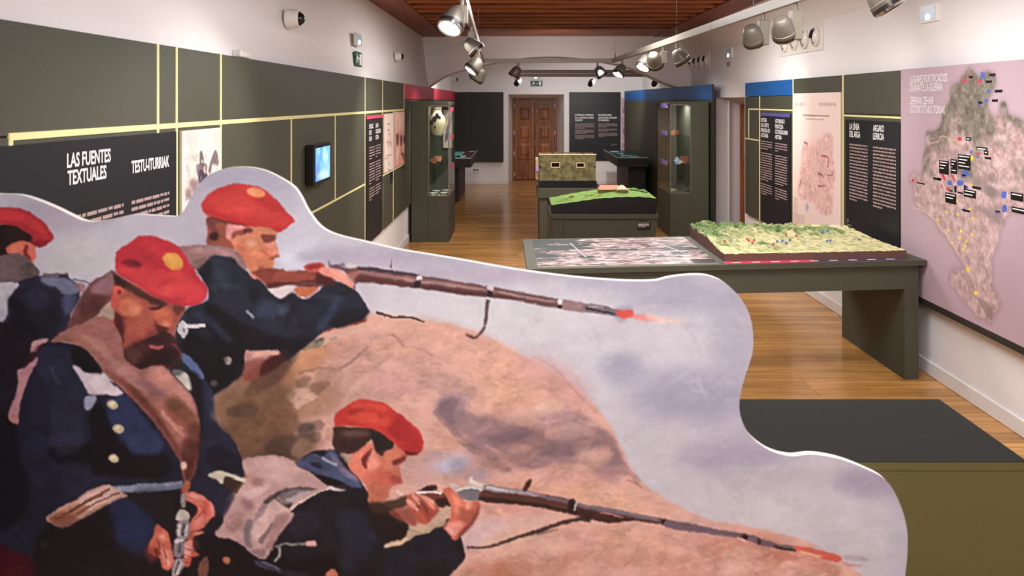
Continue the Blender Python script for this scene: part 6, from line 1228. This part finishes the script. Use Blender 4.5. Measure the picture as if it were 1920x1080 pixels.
for k in range(9):
    a = math.pi * (1 + k / 8); MB().bev(cx + .066 * math.cos(a) - .005, cx + .066 * math.cos(a) + .005, 7.25 + .066 * math.sin(a) - .004, 7.25 + .066 * math.sin(a) + .004, z_ + .018, z_ + .032, .001).build('merlon', M_modst, hm)
for k in range(7):
    x, y, z = at_h(1183 + k * 4.6, 7.35 + .03 * (k % 2)); MB().ball((x, y, z + .006), .017 + .004 * (k % 3), 10, (1.2, 1, .8)).build('bush', M_bush, hm, True)
for px, Y, r_ in ((1104, 7.22, .02), (1110, 7.22, .02), (1099, 7.24, .014)):
    x, y, z = at_h(px, Y); MB().ball((x, y, z), r_, 8, (1.4, 1, .6)).build('earthwork', M_mud, hm, True)
x, y, z = at_h(1071, 7.2); b = MB()
for k in range(4): b.bev(x - .02 + k * .012, x - .01 + k * .012, y - .012, y + .012, z - .01, z + .012 + .004 * (k % 2), .002)
b.build('ruined_hut', M_clay, hm)
for pxa, pxb, Y in ((1045, 1075, 7.12), (1096, 1112, 7.18), (1115, 1135, 7.12)):
    xa, xb = at_h(pxa, Y)[0], at_h(pxb, Y)[0]; b = MB(); n = 10; vv = []
    for i in range(n + 1): x = xa + (xb - xa) * i / n; vv += [(x, Y - .012 + .05 * i / n, hz(x, Y + .05 * i / n) - .004), (x, Y + .05 * i / n, hz(x, Y + .05 * i / n) + .009 * math.sin(math.pi * i / n)), (x, Y + .014 + .05 * i / n, hz(x, Y + .05 * i / n) - .004)]
    for i in range(n): b.raw([vv[3 * i], vv[3 * i + 3], vv[3 * i + 4], vv[3 * i + 1], vv[3 * i + 2], vv[3 * i + 5]], [(0, 1, 2, 3), (3, 2, 5, 4)])
    b.build('trench_bank', M_mud, hm)

# ------------------------------------------------------------------ the long map table
T0 = np.array([.055, 4.815]); TU = np.array([2.728, .273]); TV = np.array([-.02, 1.05]); TZ = .82
def TT(u, v, z): q = T0 + TU * u + TV * v; return (q[0], q[1], z)
def tbox(b, u0, u1, v0, v1, z0, z1): return b.box(u0, u1, v0, v1, z0, z1, T=TT)
c = TT(.5, .5, 0)
mt = thing('map_table', 'long olive exhibition table carrying the aerial print and the relief map', 'table', (c[0], c[1], 0))
tbox(MB(), 0, 1, 0, 1, TZ - .035, TZ).build('top', M_olive, mt)
tbox(MB(), .012, .985, .03, .06, TZ - .20, TZ - .035).build('front_apron', M_olive, mt); tbox(MB(), .012, .985, .94, .97, TZ - .20, TZ - .035).build('back_apron', M_olive, mt)
tbox(MB(), .012, .985, .06, .94, TZ - .20, TZ - .18).build('underside', M_dark, mt)
tbox(MB(), .948, .985, .03, .93, 0, TZ - .20).build('leg_panel', M_olive, mt); tbox(MB(), .012, .05, .03, .93, 0, TZ - .20).build('leg_panel', M_olive, mt)
def f_air(w_, h_):
    n1 = fbm(w_, h_, 16, 41, 4, 3.0); n2 = fbm(w_, h_, 60, 42, 3, 1.5); n3 = fbm(w_, h_, 5, 43, 3, 3)
    base = np.array([.66, .57, .56]) + n3[..., None] * .9 + n1[..., None] * .35 + (fbm(w_, h_, 2, 47, 1, 4) * .35)[..., None]
    x = np.linspace(0, 1, w_)[None, :]; y = np.linspace(0, 1, h_)[:, None]
    dk = (np.clip(.42 - x, 0, 1) * 2.2 * (1.1 - y) + n1 * 2.0 + n3 * .8 + n2 * .6 > .26) | ((x > .8) & (np.abs(y - .55) < .13) & (n1 > .02))
    m_ = dk.astype(np.float32)[..., None]
    CAN[:] = base * (1 - m_) + m_ * (np.array([.16, .22, .21]) + n3[..., None] * .15)
    F(0, 0, 1)
    S((240, 240, 240), '%f %f %f %f' % (.235 * w_, .18 * h_, .29 * w_, .72 * h_), 2, .5, .95); S((240, 240, 240), '%f %f %f %f' % (.76 * w_, .16 * h_, .90 * w_, .72 * h_), 2, .5, .95)
    P((50, 44, 60), '%f %f %f %f %f %f %f %f' % (.86 * w_, .86 * h_, w_, .86 * h_, w_, h_, .87 * w_, h_), .6, .9, .2, False)
aw, ah = 330, 200
new_canvas(aw, ah, (180, 150, 146), None, 12); f_air(aw, ah)
AU0, AU1, AV0, AV1 = .026, .47, .05, .965
def PA(x, y):
    u = AU0 + x / (aw - 1) * (AU1 - AU0); v = AV1 - y / (ah - 1) * (AV1 - AV0); q = T0[:, None] + TU[:, None] * u + TV[:, None] * v
    return q[0], q[1], np.full_like(x, TZ + .003)
ap = thing('aerial_print', 'brown and green aerial photograph print lying on the left half of the map table', 'print', TT(.25, .5, TZ))
tbox(MB(), AU0, AU1, AV0, AV1, TZ, TZ + .0025).build('sheet', M_edge, ap); print_mesh('printed_face', CAN, PA, attr_mat('satin_print', .32, .5), ap)
ls = thing('legend_strip', 'narrow red and purple legend strip along the front of the relief map', 'label', TT(.7, .03, TZ))
tbox(MB(), .488, .72, .028, .09, TZ, TZ + .0015).build('red_part', M_redl, ls); tbox(MB(), .72, .955, .028, .09, TZ, TZ + .0015).build('purple_part', mat('dull_purple', (84, 62, 96), .5), ls)
b = MB()
for k in range(9): tbox(b, .505 + k * .05, .505 + k * .05 + .022, .045, .062, TZ + .0016, TZ + .002)
b.build('legend_text', M_white, ls)['kind'] = 'stuff'
# relief map
rm = thing('relief_map', 'green and cream terrain relief map on the right half of the map table', 'model', TT(.7, .5, TZ))
RU0, RU1, RV0, RV1 = .491, .966, .09, 1.0
gnx, gny = 260, 150
def n2d(s, seed, o=4): return fbm(gnx, gny, s, seed, o)
U = np.linspace(0, 1, gnx)[None, :]; V = np.linspace(0, 1, gny)[:, None]
def G(u, v, su, sv): return np.exp(-((U - u) / su) ** 2 - ((V - v) / sv) ** 2)
ridge = 1 - np.abs(n2d(26, 90, 4)) * 4.2; fine = 1 - np.abs(n2d(9, 95, 3)) * 3.6
mount = .95 * np.clip((V - .55) * 2.2, 0, 1) * (np.clip(1.1 - U, 0, 1) ** .5) + .8 * G(.06, .55, .12, .3) + .62 * G(.27, .22, .07, .11) + .2 * G(.1, .2, .05, .08) + .55 * G(.72, .72, .2, .14) + .3 * G(.5, .75, .1, .1)
H = .008 + .062 * mount * (.45 + .55 * np.clip(ridge, 0, 1)) + .017 * np.clip(fine, 0, 1) * (.3 + mount) + .004
low = np.clip(1.35 - mount * 1.5 + n2d(20, 120, 3) * 1.6, 0, 1)
cc = low[..., None] * np.array([.80, .78, .58]) + (1 - low[..., None]) * np.array([.40, .50, .30])
cc = cc + (np.clip(fine, 0, 1) - .6)[..., None] * np.array([.26, .2, .2]) + n2d(12, 99, 3)[..., None] * np.array([.2, .12, .18])
H[0, :] -= 0; zz = TZ + .036 + H
def PRm(x, y):
    u = RU0 + x / (gnx - 1) * (RU1 - RU0); v = RV0 + y / (gny - 1) * (RV1 - RV0); q = T0[:, None] + TU[:, None] * u + TV[:, None] * v
    return q[0], q[1], zz[y.astype(int), x.astype(int)]
tm = print_mesh('terrain', np.clip(cc, 0, 1).astype(np.float32), PRm, M_printm, rm)
tm.data.polygons.foreach_set('use_smooth', [True] * len(tm.data.polygons))
M_relb = mat('relief_brown_edge', (96, 66, 56), .7); b = MB()
def rp(i, j): return TT(RU0 + i / (gnx - 1) * (RU1 - RU0), RV0 + j / (gny - 1) * (RV1 - RV0), float(zz[j, i]))
def dn(p): return (p[0], p[1], TZ + .0005)
for i in range(gnx - 1):
    for j in (0, gny - 1): a, c_ = rp(i, j), rp(i + 1, j); b.quad(dn(a), dn(c_), c_, a)
for j in range(gny - 1):
    for i in (0, gnx - 1): a, c_ = rp(i, j), rp(i, j + 1); b.quad(dn(a), dn(c_), c_, a)
b.raw([dn(rp(0, 0)), dn(rp(gnx - 1, 0)), dn(rp(gnx - 1, gny - 1)), dn(rp(0, gny - 1))], [(0, 1, 2, 3)]); b.build('edge_block', M_relb, rm)
M_fr, M_fb, M_fw = mat('flag_red', (206, 60, 60), .5), mat('flag_blue', (70, 110, 196), .5), mat('flag_white', (214, 224, 220), .5)
def flag(px, py, m):
    # find the terrain point under this sight line
    best = None
    for Y in np.arange(4.9, 6.2, .01):
        x = (px - VX) * Y / FPX; z = HC - (py - VY) * Y / FPX
        q = np.linalg.solve(np.array([TU, TV]).T, np.array([x, Y]) - T0); i = (q[0] - RU0) / (RU1 - RU0) * (gnx - 1); j = (q[1] - RV0) / (RV1 - RV0) * (gny - 1)
        if 0 <= i <= gnx - 1 and 0 <= j <= gny - 1 and zz[int(j), int(i)] + .012 >= z: best = (x, Y, float(zz[int(j), int(i)])); break
    if not best: return
    x, y, z = best; o = MB().bev(x - .0085, x + .0085, y - .001, y + .001, z + .008, z + .022, .0005).build('marker_flag', m, rm)
    MB().cyl((x, y, z - .003), (x, y, z + .012), .0008, n=5).build('pin', M_steel, o)
for px, py, m in ((1359,454,M_fr),(1401,449,M_fr),(1404,452,M_fr),(1414,451,M_fr),(1411,456,M_fr),(1450,459,M_fr),(1457,453,M_fb),(1467,453,M_fb),(1474,456,M_fb),(1481,451,M_fb),(1493,444,M_fr),(1474,441,M_fr),(1514,452,M_fw),(1516,459,M_fw),(1542,436,M_fb),(1552,435,M_fb),(1537,454,M_fw),(1551,453,M_fb),(1557,452,M_fb),(1544,463,M_fw),(1611,450,M_fb),(1481,463,M_fw),(1378,451,M_fw),(1563,450,M_fw)):
    flag(px, py, m)

# ------------------------------------------------------------------ near plinth behind the cut-out
np_ = thing('low_plinth', 'olive plinth with a top coloured dark as if shaded behind the painted cut-out at the right', 'plinth', (.6, 2.5, 0))
NX0, NX1 = -1.25, 1.54
MB().bev(NX0, NX1, 2.262, 2.732, 0, .782, .003).build('body', M_oliveg, np_)
MB().bev(NX0 - .001, NX1 + .001, 2.256, 2.734, .784, .81, .002).build('front_lip', M_oliveg, np_)
MB().box(NX0, NX1, 2.257, 2.733, .8102, .812).build('top', M_olive_top, np_)
# ------------------------------------------------------------------ the printed cut-out
CY = 2.0
co = thing('cutout_panel', 'big contour-cut panel printed with riflemen in red berets in the foreground', 'cut-out', (.2, CY, 0))
def CP(v): return ((v[0] - VX) * CY / FPX, HC - (v[1] - VY) * CY / FPX)
ol = [CP(q) for q in OUTLINE]
TH = .019
n = len(ol); v = [(x, CY, max(z, 0.0)) for x, z in ol] + [(x, CY + TH, max(z, 0.0)) for x, z in ol]
MB().raw(v, [tuple(range(n)), tuple(range(n, 2 * n))[::-1]] + [(i, (i + 1) % n, (i + 1) % n + n, i + n) for i in range(n)]).build('board', mat('foam_board', (226, 220, 214), .6), co)
for x in (-1.2, -.2, .8): MB().bev(x, x + .04, CY + TH, 2.2555, 0, .6, .003).build('back_batten', M_dark, co)
paint_init(); paint()
MAPF = None
print_mesh('printed_face', CAN, lambda x, y: ((x + PX0 - VX) * CY / FPX, np.full_like(x, CY - .0006), HC - (y + PY0 - VY) * CY / FPX), attr_mat('cutout_print', .55, .3), co, 2, OUTLINE - [PX0, PY0])
for o in list(SC.objects):
    if o.type == 'EMPTY': o.empty_display_size = .05
